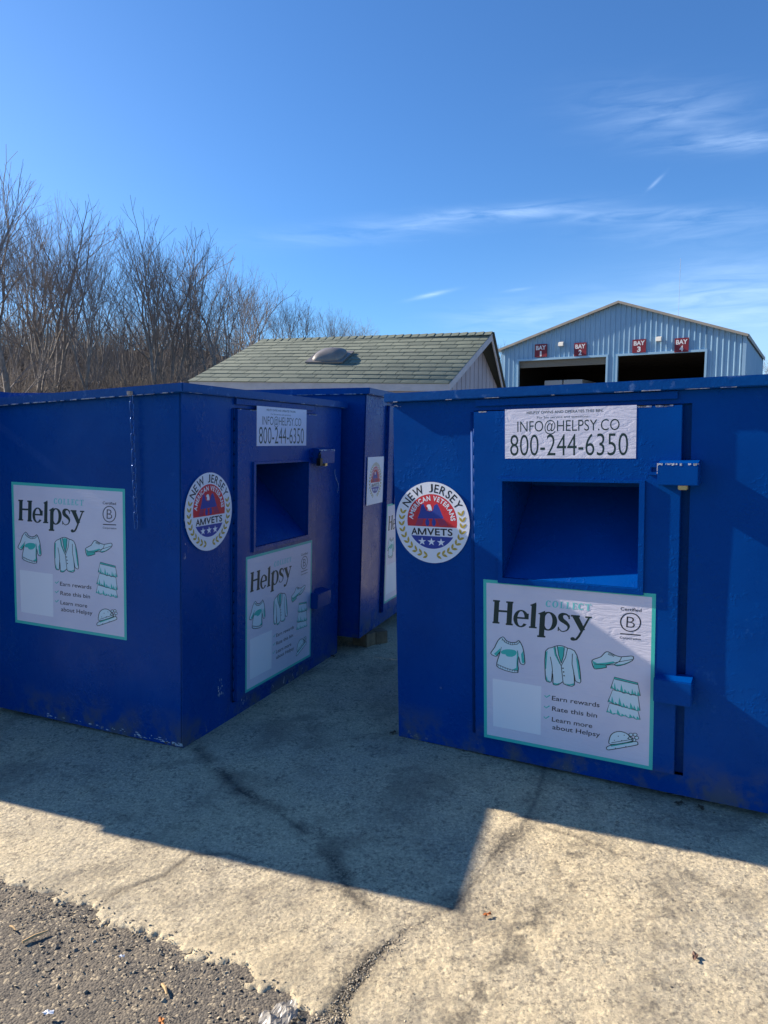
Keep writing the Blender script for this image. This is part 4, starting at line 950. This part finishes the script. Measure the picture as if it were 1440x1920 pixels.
    link('roof_overhang', m.mesh('roof_overhang'), simple('dark_shingle', srgb(60, 64, 60), .95), roof)
    # domed roof vent
    c0 = P(.425, .49) + off; s_ax = (P(.6, .5) - P(.5, .5)).normalized(); t_ax = (P(.5, .6) - P(.5, .5)).normalized()
    m = MB(); hw, hh = .36, .30
    q = [c0 + s_ax * a + t_ax * b + nrm * .02 for a, b in ((-hw, -hh), (hw, -hh), (hw, hh), (-hw, hh))]; m.hexa(q + [p + nrm * .035 for p in q])
    k = len(m.v); nu, nv = 24, 9
    for j in range(nv + 1):
        ph = math.pi / 2 * j / nv
        for i in range(nu):
            a = 2 * math.pi * i / nu; sq = 1 / max(abs(math.cos(a)), abs(math.sin(a))) ** .45
            m.v.append(tuple(c0 + s_ax * (.30 * math.cos(a) * sq * math.cos(ph)) + t_ax * (.27 * math.sin(a) * sq * math.cos(ph)) + nrm * (.05 + .15 * math.sin(ph))))
    for j in range(nv):
        for i in range(nu): m.f.append((k + j * nu + i, k + j * nu + (i + 1) % nu, k + (j + 1) * nu + (i + 1) % nu, k + (j + 1) * nu + i))
    o = link('roof_vent', m.mesh('roof_vent', 0, True), simple('dull_bronze_metal', (.22, .20, .18), .42, .2, .15, 5), roof)
    for p in o.data.polygons[:6]: p.use_smooth = False
shed()

# ------------------------------------------------------------------ steel building
def steel_building():
    R0 = Vector((15.62, 32.1, 0)); F = Vector((-.861, .508, 0)).normalized(); S = Vector((.508, .861, 0)).normalized(); L = 11.2; K = 10.9
    M4 = Matrix(((F.x, S.x, 0, R0.x), (F.y, S.y, 0, R0.y), (0, 0, 1, 0), (0, 0, 0, 1)))
    # local x along the front to the left, y into the depth, z up
    e = empty('steel_building', Matrix.Translation(R0), 'light blue corrugated steel building with two open bay doors under a low gable', 'building')
    base = Matrix(((F.x, S.x, 0, 0), (F.y, S.y, 0, 0), (0, 0, 1, 0), (0, 0, 0, 1)))
    w2 = lambda x, y, z: tuple(base @ Vector((x, y, z)))
    EH, AH, AX = 5.82, 7.64, 5.41
    top = lambda x: EH + (AH - EH) * (x / AX if x < AX else (L - x) / (L - AX))
    DH = 5.22; doors = ((1.62, 5.41 - .02), (5.93, 10.26))
    m = MB(); pit = .235; n = int(L / pit); prof = [(0, 0), (.62, 0), (.72, -.045), (.90, -.045), (1.0, 0)]
    cols = []
    for i in range(n + 1):
        for a, d in prof[:-1]:
            x = (i + a) * pit
            if x < L: cols.append((x, d))
    cols += [(L, 0)]
    for d0, d1 in doors: cols += [(d0, 0), (d1, 0)]
    cols = sorted(set(cols))
    for (xa, da), (xb, db) in zip(cols[:-1], cols[1:]):
        if xb - xa < 1e-4: continue
        xm = (xa + xb) / 2; lo = 0
        for d0, d1 in doors:
            if d0 <= xm <= d1: lo = DH
        m.quad(w2(xa, da, lo), w2(xb, db, lo), w2(xb, db, top(xb)), w2(xa, da, top(xa)))
    t = NT('light_blue_steel_cladding'); n1 = t.noise(.8, 4); n2 = t.noise(6, 4, .7)
    c = t.mix(t.mr(n1, .3, .7), srgb(136, 172, 198), srgb(152, 184, 206)); c = t.mix(t.mr(n2, .6, .8, 0, .25), c, srgb(110, 140, 160)); t.set(Base__Color=c, Roughness=.45); CL = t.m
    link('front_wall', m.mesh('front_wall'), CL, e)
    m = MB(); k = 0; y = 0
    while y < K:
        y2 = min(y + .3, K); m.quad(w2(0, y, 0), w2(-.03 if False else 0, y + .2 if y + .2 < K else K, 0), w2(0, y + .2 if y + .2 < K else K, EH), w2(0, y, EH)); m.quad(w2(0, min(y + .2, K), 0), w2(-.03, min(y + .25, K), 0), w2(-.03, min(y + .25, K), EH), w2(0, min(y + .2, K), EH)); m.quad(w2(-.03, min(y + .25, K), 0), w2(0, y2, 0), w2(0, y2, EH), w2(-.03, min(y + .25, K), EH)); y += .3
    link('side_wall', m.mesh('side_wall'), CL, e)
    m = MB(); m.quad(w2(L, 0, 0), w2(L, K, 0), w2(L, K, EH), w2(L, 0, EH)); m.quad(w2(0, K, 0), w2(L, K, 0), w2(L, K, EH), w2(AX, K, AH), w2(0, K, EH)); link('rear_wall', m.mesh('rear_wall'), CL, e)
    # dark inner lining
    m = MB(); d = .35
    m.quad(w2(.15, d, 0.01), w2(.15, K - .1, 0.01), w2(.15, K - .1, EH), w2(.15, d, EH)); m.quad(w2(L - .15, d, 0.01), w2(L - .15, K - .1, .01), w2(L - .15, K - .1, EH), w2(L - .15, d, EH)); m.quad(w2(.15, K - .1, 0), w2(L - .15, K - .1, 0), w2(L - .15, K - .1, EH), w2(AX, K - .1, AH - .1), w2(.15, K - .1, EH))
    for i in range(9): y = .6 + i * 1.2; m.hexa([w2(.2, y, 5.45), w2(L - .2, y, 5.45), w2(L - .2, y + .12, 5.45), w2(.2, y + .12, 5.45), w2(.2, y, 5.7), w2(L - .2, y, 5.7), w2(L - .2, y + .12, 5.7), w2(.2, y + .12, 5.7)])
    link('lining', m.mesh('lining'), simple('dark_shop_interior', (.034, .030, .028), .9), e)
    # roof
    m = MB(); o_ = .22
    for xa, xb, za, zb in ((-.06, AX, EH - .02, AH + .02), (AX, L + .2, AH + .02, EH - .05)):
        m.hexa([w2(xa, -o_, za), w2(xb, -o_, zb), w2(xb, K + .1, zb), w2(xa, K + .1, za), w2(xa, -o_, za + .06), w2(xb, -o_, zb + .06), w2(xb, K + .1, zb + .06), w2(xa, K + .1, za + .06)])
    link('roof', m.mesh('roof'), simple('galvanised_roof', (.42, .43, .44), .5, .2, .2, 2), e)
    m = MB()
    for xa, xb, za, zb in ((-.08, AX, EH - .03, AH + .03), (AX, L + .22, AH + .03, EH - .06)):
        m.hexa([w2(xa, -o_ - .03, za - .05), w2(xb, -o_ - .03, zb - .05), w2(xb, -o_ - .004, zb - .05), w2(xa, -o_ - .004, za - .05), w2(xa, -o_ - .03, za + .065), w2(xb, -o_ - .03, zb + .065), w2(xb, -o_ - .004, zb + .065), w2(xa, -o_ - .004, za + .065)])
    link('rake_trim', m.mesh('rake_trim'), simple('beige_trim', srgb(160, 150, 136), .6, 0, .15, 3), e)
    m = MB(); m.hexa([w2(-.11, -o_, EH - .14), w2(-.082, -o_, EH - .14), w2(-.082, K + .1, EH - .14), w2(-.11, K + .1, EH - .14), w2(-.11, -o_, EH + .03), w2(-.082, -o_, EH + .03), w2(-.082, K + .1, EH + .03), w2(-.11, K + .1, EH + .03)])
    link('gutter', m.mesh('gutter'), simple('beige_trim', srgb(176, 160, 138), .6), e)
    m = MB(); m.hexa([w2(-.02, -.07, 0), w2(.12, -.07, 0), w2(.12, -.048, 0), w2(-.02, -.048, 0), w2(-.02, -.07, EH), w2(.12, -.07, EH), w2(.12, -.048, EH), w2(-.02, -.048, EH)]); link('corner_trim', m.mesh('corner_trim'), CL, e)
    for i, (d0, d1) in enumerate(doors):
        m = MB(); w_ = .09
        for q in ((d0 - w_, 0, d0, DH), (d1, 0, d1 + w_, DH), (d0 - w_, DH, d1 + w_, DH + .10)):
            m.hexa([w2(q[0], -.075, q[1]), w2(q[2], -.075, q[1]), w2(q[2], .12, q[1]), w2(q[0], .12, q[1]), w2(q[0], -.075, q[3]), w2(q[2], -.075, q[3]), w2(q[2], .12, q[3]), w2(q[0], .12, q[3])])
        link('door_frame', m.mesh('door_frame'), simple('pale_frame_paint', srgb(150, 186, 210), .5), e)
        if i == 1:
            m = MB()
            for kx in range(5): m.hexa([w2(d0, .14 + .002 * kx, DH - .065 * (kx + 1)), w2(d1, .14 + .002 * kx, DH - .065 * (kx + 1)), w2(d1, .18, DH - .065 * (kx + 1)), w2(d0, .18, DH - .065 * (kx + 1)), w2(d0, .135, DH - .065 * kx - .006), w2(d1, .135, DH - .065 * kx - .006), w2(d1, .18, DH - .065 * kx - .006), w2(d0, .18, DH - .065 * kx - .006)])
            link('roller_door', m.mesh('roller_door'), simple('grey_roller_door', srgb(128, 122, 112), .6), e)
    m = MB(); m.quad(*[w2(a, b, .02) for a, b in ((0, 0), (L, 0), (L, K), (0, K))]); link('floor_slab', m.mesh('floor_slab'), simple('shop_floor', (.08, .08, .08), .8), e)
    m = MB()
    for sx_ in (2.4, 3.6, 4.6):
        for zz_ in (3.0, 4.0): m.hexa([w2(sx_ - .4, K - 2, zz_), w2(sx_ + .4, K - 2, zz_), w2(sx_ + .4, K - 1.2, zz_), w2(sx_ - .4, K - 1.2, zz_), w2(sx_ - .4, K - 2, zz_ + .6), w2(sx_ + .4, K - 2, zz_ + .6), w2(sx_ + .4, K - 1.2, zz_ + .6), w2(sx_ - .4, K - 1.2, zz_ + .6)])
    link('shelving', m.mesh('shelving'), simple('dim_shelving', (.10, .08, .06), .8), e)
    # bay signs and wall lamps
    def at(u): r = (u - 720) / 1370.0; return (15.77 - 32.1 * r) / (.861 + .508 * r)
    def zz(x, v): return 1.56 + (815 - v) / 1370.0 * (32.1 + .508 * x)
    MAR = simple('maroon_sign_face', srgb(128, 24, 40), .5, 0, .12, 5); LET = simple('worn_white_letters', srgb(226, 220, 220), .5)
    for num, (u0, u1, v0, v1) in (('1', (1004.5, 1027, 649.5, 673)), ('2', (1077, 1099.5, 647, 671)), ('3', (1184, 1209, 641, 665)), ('4', (1261.6, 1287.6, 638.5, 664))):
        xa, xb = at(u0), at(u1); xc = (xa + xb) / 2; za, zb = zz(xc, v1), zz(xc, v0); w_ = abs(xa - xb); h_ = zb - za
        place = Matrix.Translation(R0) @ base @ Matrix.Translation((xc, -.06, za)) @ Matrix.Rotation(math.pi, 4, 'Z')
        # face looks towards local -y of the building; text must read left to right for the viewer
        s_ = empty('bay_sign', Matrix.Translation(R0 + base @ Vector((xc, -.06, za))), {'1': 'leftmost maroon bay sign, reading BAY 1, above the roller door end', '2': 'maroon sign reading BAY 2, beside the lamp over the left bay', '3': 'maroon sign reading BAY 3, first over the right bay', '4': 'rightmost maroon bay sign, reading BAY 4, past the second lamp'}[num], 'sign', 'bay number signs')
        vx = -F; vy = S  # viewer's right, away from viewer
        pp = lambda a, y, z: tuple(vx * a + vy * y + Vector((0, 0, z)))
        m = MB(); m.hexa([pp(-w_ / 2, -.03, 0), pp(w_ / 2, -.03, 0), pp(w_ / 2, 0, 0), pp(-w_ / 2, 0, 0), pp(-w_ / 2, -.03, h_), pp(w_ / 2, -.03, h_), pp(w_ / 2, 0, h_), pp(-w_ / 2, 0, h_)]); link('panel', m.mesh('panel'), MAR, s_)
        mt = MB(); put_text(mt, 'BAY', (-w_ * .40, h_ * .56), (w_ * .42, h_ * .58), h_ * .30, lambda a, b: (a, b), -.034, .035, up=(0, 1))
        nw = .07 if num == '1' else .13; put_text(mt, num, (-w_ * nw, h_ * .08), (w_ * nw, h_ * .08), h_ * .36, lambda a, b: (a, b), -.034, .04, up=(0, 1))
        mt.v = [pp(a, b, c) for a, b, c in mt.v]; link('lettering', mt.mesh('lettering'), LET, s_)
    for u, v, lab in ((1054, 650, 'small white wall lamp over the left bay door, its shadow on the steel'), (1233, 641, 'small white wall lamp over the right bay door, higher than the other')):
        x = at(u); z = zz(x, v); p = Matrix.Translation(R0) @ base @ Matrix.Translation((x, 0, z))
        l_ = empty('wall_lamp', p, lab, 'wall lamp', 'wall lamps on the steel building')
        m = MB(); m.box(-.06, -.10, -.05, .06, -.04, .08); link('mount', m.mesh('mount', .005), simple('lamp_mount', (.4, .4, .4), .5), l_)
        m = MB(); m.hexa([(-.12, -.30, -.10), (.12, -.30, -.10), (.12, -.10, -.10), (-.12, -.10, -.10), (-.12, -.26, .08), (.12, -.26, .08), (.12, -.10, .12), (-.12, -.10, .12)]); link('lamp_head', m.mesh('lamp_head', .01), simple('lamp_white', (.72, .68, .60), .5), l_)
    # white box truck parked inside
    p = Matrix.Translation(R0) @ base @ Matrix.Translation((at(1046) - 1.9, 1.1, 0))
    tr = empty('box_truck', p, 'white box truck parked inside the left bay, only its roof line showing', 'truck')
    WT = simple('white_truck_paint', (.42, .42, .43), .4)
    m = MB(); m.box(.96, 0, .95, 1.92, 6, 4.30); m.box(1.98, 0, .95, 2.9, 6, 4.30); link('cargo_box', m.mesh('cargo_box', .02), WT, tr)
    m = MB(); m.box(1.0, -.03, .9, 2.85, -.005, 1.0); m.box(1.0, 6.1, .6, 2.85, 7.9, 2.5); link('cab', m.mesh('cab', .1), WT, tr)
    for ax in (1.0, 6.9):
        for sx_ in (1.05, 2.6):
            m = MB(); m.tube([(sx_, ax, .48), (sx_ + .25, ax, .48)], .47, 20); link('wheel', m.mesh('wheel'), simple('rubber', (.02, .02, .02), .8), tr)
    # mast
    m = MB(); m.tube([(0, 0, 0), (0, 0, 3.4)], .007, 6); b_ = R0 + base @ Vector((3.6, 5.0, 0)); o = m.build('antenna', simple('mast_grey', (.35, .38, .42), .5)); o.location = (b_.x, b_.y, 7.05); tag(o, 'thin grey antenna wire rising above the steel building roof', 'antenna')
steel_building()

# ------------------------------------------------------------------ bare trees
BARK = simple('grey_brown_bark', (.215, .190, .172), .95, 0, .35, 3.0)
TWIG = simple('brown_twig', (.215, .188, .176), .95)
def tree_proto(seed, H=17.0, bare=.32, wide=1.0, maxlev=9, r0=.22, lean=0.0, stems=1, shoots=1.0):
    rr = random.Random(seed); T = MB(); Cn = MB()
    def turn(d, ang, az):
        ax = d.orthogonal().normalized(); ax.rotate(Matrix.Rotation(az, 3, d)); return (d * math.cos(ang) + ax * math.sin(ang)).normalized()
    def seg(p, d, L, r, r2, lev):
        n = (10, 4, 3, 3, 2, 2, 2, 1, 1, 1, 1, 1)[lev]; pts = [p.copy()]; rad = [r]; dd = d.copy(); wob = (.035, .07, .08, .09, .10, .10, .1, .1, .1, .1, .1, .1)[lev]
        for i in range(n):
            dd = (dd + Vector((rr.gauss(0, wob), rr.gauss(0, wob), .03))).normalized(); pts.append(pts[-1] + dd * L / n); rad.append(r + (r2 - r) * (i + 1) / n)
        (T if lev < 3 else Cn).tube(pts, rad, (8, 6, 5, 4, 3, 3, 3, 3, 3, 3, 3, 3)[lev], cap=False); return pts, dd
    def grow(p, d, L, r, lev):
        r2 = max(.0050, r * .86); pts, dd = seg(p, d, L, r, r2, lev)
        if lev >= 2:
            for q in range(int(rr.random() * 1.7 * shoots + .15)):
                l2 = L * rr.uniform(.45, .75)
                if lev + 2 <= maxlev and l2 > .25:
                    k = rr.random() * (len(pts) - 1); a_ = int(min(k, len(pts) - 2)); grow(pts[a_].lerp(pts[a_ + 1], k - a_), turn(dd, R(rr.uniform(28, 55)), rr.uniform(0, 6.28)), l2, max(.0045, r * .34), lev + 2)
        if lev >= maxlev: return
        az = rr.uniform(0, 6.28); nk = 2 if rr.random() < .82 else 3
        for j in range(nk):
            if j == 0: a_, lf, rf = rr.uniform(6, 17), rr.uniform(.80, .95), .84
            else: a_, lf, rf = rr.uniform(20, 38), rr.uniform(.66, .88), .66
            nd = turn(dd, R(a_ * wide), az + j * (6.283 / nk) + rr.uniform(-.4, .4)); nd = (nd + Vector((0, 0, .05))).normalized()
            grow(pts[-1], nd, L * lf if lev else H * .19 * rr.uniform(.8, 1.15), max(.0045, r2 * rf), lev + 1)
    for q in range(stems):
        b0 = Vector((rr.uniform(-.4, .4), rr.uniform(-.3, .3), -.2)) if stems > 1 else Vector((0, 0, -.2))
        grow(b0, Vector((lean + rr.uniform(-.12, .12) * (stems > 1), rr.uniform(-.06, .06), 1)).normalized(), H * bare * rr.uniform(.9, 1.1), r0, 0)
        # low side limbs on the trunk
        for i in range(3): grow(b0 + Vector((0, 0, H * bare * rr.uniform(.55, .95))), turn(Vector((0, 0, 1)), R(rr.uniform(35, 60)), rr.uniform(0, 6.28)), H * .10, r0 * .25, 3)
    zt = sorted(v[2] for v in Cn.v)[int(len(Cn.v) * .997)]
    return T.mesh('trunk', 0, True), Cn.mesh('crown', 0, False), zt
protos = [tree_proto(11, 17, .38, .76, 8, .27, shoots=1.35), tree_proto(23, 15, .32, .95, 8, .30, shoots=1.25), tree_proto(37, 16, .36, .70, stems=2, r0=.20, maxlev=8, shoots=.9), tree_proto(41, 16, .44, .72, 8, .18, .06), tree_proto(59, 13, .28, 1.05, 8, .2, shoots=1.2)]
thin = [tree_proto(71, 15, .55, .75, 6, .15), tree_proto(83, 14, .50, .8, 6, .13, .06), tree_proto(97, 14, .52, .7, 6, .12, -.05, 2)]
print('tree faces', [len(p[1].polygons) for p in protos + thin])
HS = {0: 17, 1: 15, 2: 16, 3: 16, 4: 13}; HT = {0: 15, 1: 14, 2: 14}
def plant(u, vtop, Dp, pr, H, rot, label, group):
    x = (u - 720) / 1370.0 * Dp; y = Dp; h = (815 - vtop) / 1370.0 * Dp + 1.56; g = 0.0
    gz = float(hill_z(np.array([x]), np.array([y]))[0][0]) if y > 58 else -.05
    gz = max(gz, -.05); s = (h - gz) / pr[2]
    e = empty('bare_tree', Matrix.Translation((x, y, gz)) @ Matrix.Rotation(rot, 4, 'Z') @ Matrix.Scale(s, 4), label, 'tree', group)
    link('trunk', pr[0], BARK, e); link('crown', pr[1], TWIG, e)
front = [(-35, 338, 46, 0, 'tall bare tree cut off by the left edge of the picture'), (18, 352, 48, 0, 'tall bare tree near the left edge, topmost crown of the wood'), (72, 388, 51, 2, 'bare forked tree second from the left edge'), (122, 415, 54, 1, 'broad bare tree in the left clump above the left bin poster'),
         (160, 424, 50, 3, 'spreading bare tree whose limbs lean right over the gap in the wood'), (198, 448, 58, 3, 'slim bare tree just left of the gap in the wood'), (252, 500, 60, 3, 'slender bare tree in the gap between the two clumps'),
         (292, 433, 52, 0, 'tall bare tree that tops the middle clump, right of the gap'), (330, 458, 55, 1, 'broad bare tree with heavy trunk in the middle of the right clump'), (362, 482, 57, 2, 'forked bare tree behind the heavy trunked one'), (408, 490, 53, 1, 'wide bare tree left of the shed roof corner'),
         (446, 508, 60, 3, 'leaning slim bare tree behind the shed roof left corner'), (482, 531, 62, 4, 'small rounded bare tree last before the low far trees, above the shed roof corner')]
rr = random.Random(21)
for i, (u, v, d, k, lab) in enumerate(front): plant(u, v, d, protos[k], HS[k], rr.uniform(0, 6.28), lab, 'bare trees at the edge of the wood')
for i, (u, v, d, k, lab) in enumerate([(520, 592, 98, 4, 'far small bare tree at the left end of the shed ridge'), (548, 563, 95, 0, 'tallest far bare tree over the shed ridge'), (580, 578, 97, 1, 'far bare tree right of the tallest one over the shed ridge'), (612, 590, 104, 4, 'hazy far bare tree above the roof vent'), (645, 590, 104, 2, 'hazy far bare tree right of the roof vent'), (684, 612, 112, 4, 'lowest far bare tree over the middle of the shed ridge'),
                                       (938, 645, 80, 4, 'small bare tree peeping between shed gable and steel building'), (1436, 672, 70, 4, 'small bare tree at the right edge beyond the steel building')]):
    plant(u, v, d, protos[k], HS[k], rr.uniform(0, 6.28), lab, 'far bare trees beyond the shed')
silh = [(-60, 350), (20, 352), (90, 392), (170, 425), (225, 470), (260, 475), (292, 435), (400, 492), (480, 535), (540, 620)]
def sil(u):
    for (a, b), (c, d) in zip(silh[:-1], silh[1:]):
        if a <= u <= c: return b + (d - b) * (u - a) / (c - a)
    return silh[-1][1]
for i in range(22):
    u = -60 + 570 * (i + rr.random()) / 22; d = rr.uniform(56, 86); k = rr.randrange(3)
    v = min(sil(u) + rr.uniform(90, 190) + 60 * math.exp(-((u - 228) / 18) ** 2), 670); plant(u, v, d, thin[k], HT[k], rr.uniform(0, 6.28), 'thin bare trunk tree standing deep among the others in the wood', 'thin trees inside the wood')

# thicket: tangled saplings at the foot of the wood
def thicket():
    rr = random.Random(5); m = MB()
    for i in range(8500):
        d = rr.uniform(50, 84); u = rr.uniform(-70, 520); x = (u - 720) / 1370 * d; gz = max(0, float(hill_z(np.array([x]), np.array([d]))[0][0])) if d > 58 else 0
        h = rr.uniform(2.5, 7.5) * (1 if d < 62 else .8); p = Vector((x, d, gz)); dd = Vector((rr.gauss(0, .22), rr.gauss(0, .2), 1)).normalized(); pts = [p]
        for s in range(4):
            dd = (dd + Vector((rr.gauss(0, .14), rr.gauss(0, .14), .03))).normalized(); pts.append(pts[-1] + dd * h / 4)
        m.tube(pts, [.028, .022, .017, .012, .007], 3, cap=False)
        for b in range(4):
            k = rr.randint(1, 3); q = pts[k]; bd = (dd + Vector((rr.gauss(0, .7), rr.gauss(0, .5), rr.uniform(-.1, .5)))).normalized(); l = rr.uniform(.6, 1.6)
            m.tube([q, q + bd * l * .5, q + (bd + Vector((rr.gauss(0, .2), 0, .2))).normalized() * l], [.012, .010, .006], 3, cap=False)
    tag(m.build('thicket', simple('tan_brush', (.185, .155, .130), .95)), 'tangled brown undergrowth of saplings at the foot of the wood', kind='stuff')
thicket()

# ------------------------------------------------------------------ litter
def flat_leaf(x, y, s, rot, mat, label, nm='dry_leaf', cat='leaf'):
    m = MB(); n = 14; k = 0
    m.v.append((0, 0, .006))
    for i in range(n):
        a = 2 * math.pi * i / n; r = s * (.75 + .35 * math.sin(2.3 * a + 1) * .5 + (.07 if i % 2 else 0)); m.v.append((r * math.cos(a), r * .62 * math.sin(a), .002 + .006 * math.sin(a * 2 + 1) ** 2))
    for i in range(n): m.f.append((0, 1 + i, 1 + (i + 1) % n))
    o = m.build(nm, mat); o.location = (x, y, .003); o.rotation_euler = (.05, 0, rot); tag(o, label, cat)
flat_leaf(.335, 2.228, .017, .4, simple('orange_brown_leaf', srgb(170, 96, 40), .7), 'small curled orange brown leaf on the sunlit concrete by the shadow corner')
flat_leaf(.931, 2.036, .020, 1.2, simple('brown_leaf', srgb(96, 70, 56), .7), 'brown leaf lying on the sunlit concrete at lower right')
flat_leaf(-.592, 1.790, .018, 2.0, simple('orange_leaf', srgb(176, 110, 50), .7), 'orange leaf scrap on the asphalt at the bottom edge')
for i, (x_, y_, r_, lab_) in enumerate(((1.25, 2.955, .3, 'dark dead leaf caught under the sill of the right bin by the door gap'), (1.33, 2.915, 1.6, 'curled dead leaf against the right bin base, right of the door gap'), (.045, 3.69, .8, 'dark leaf scrap at the foot of the right bin left edge'), (-.36, 5.02, 2.2, 'dead leaf at the far foot of the left bin front'))):
    flat_leaf(x_, y_, .024, r_, simple('dead_leaf', srgb(70, 58, 44), .8), lab_)
def stick(x, y, l, r, rot, mat, label, nm='twig', cat='twig'):
    m = MB(); m.tube([(-l / 2, 0, 0), (0, .002, .002), (l / 2, 0, 0)], [r, r * 1.1, r * .7], 6); o = m.build(nm, mat); o.location = (x, y, .001); o.rotation_euler = (0, 0, rot); tag(o, label, cat)
STRAW = simple('straw', srgb(190, 158, 112), .8)
stick(-1.09, 2.13, .075, .004, .75, STRAW, 'pale wood splinter on the asphalt near the left edge')
stick(-.621, 1.913, .045, .004, -1.0, STRAW, 'short tan stick on the asphalt below the concrete edge')
stick(-1.18, 2.17, .035, .003, -.6, STRAW, 'tiny tan stick on the asphalt at far left')
flat_leaf(-.908, 1.822, .017, .1, simple('white_paper', (.7, .72, .75), .6), 'small white paper scrap on the asphalt at lower left', 'paper_scrap', 'paper')
flat_leaf(-.786, 2.036, .010, .1, simple('white_paper', (.7, .72, .75), .6), 'tiny white scrap on the asphalt in the left foreground', 'paper_scrap', 'paper')
def wrapper():
    m = MB(); rr = random.Random(8); nx_, ny_ = 14, 9; 
    for j in range(ny_):
        for i in range(nx_):
            u, v = i / (nx_ - 1) - .5, j / (ny_ - 1) - .5; z = .018 * abs(math.sin(7 * u + 3 * v)) * (1 - abs(v)) + rr.random() * .006 + .012 * max(0, .4 - abs(u - .1))
            m.v.append((u * .11 + v * .03 + rr.gauss(0, .002), v * .07 + rr.gauss(0, .002), z))
    for j in range(ny_ - 1):
        for i in range(nx_ - 1):
            if (i, j) in ((0, 0), (12, 7), (12, 6), (0, 7), (1, 7)): continue
            a = j * nx_ + i; m.f.append((a, a + 1, a + nx_ + 1, a + nx_))
    t = NT('crumpled_film'); t.set(Base__Color=(.34, .32, .29, 1), Roughness=.35, Alpha=.6); o = m.build('crumpled_wrapper', t.m); o.location = (-.285, 1.815, -.006); o.rotation_euler = (0, 0, .5)
    tag(o, 'crumpled clear plastic wrapper on the ground at the bottom edge', 'wrapper')
wrapper()
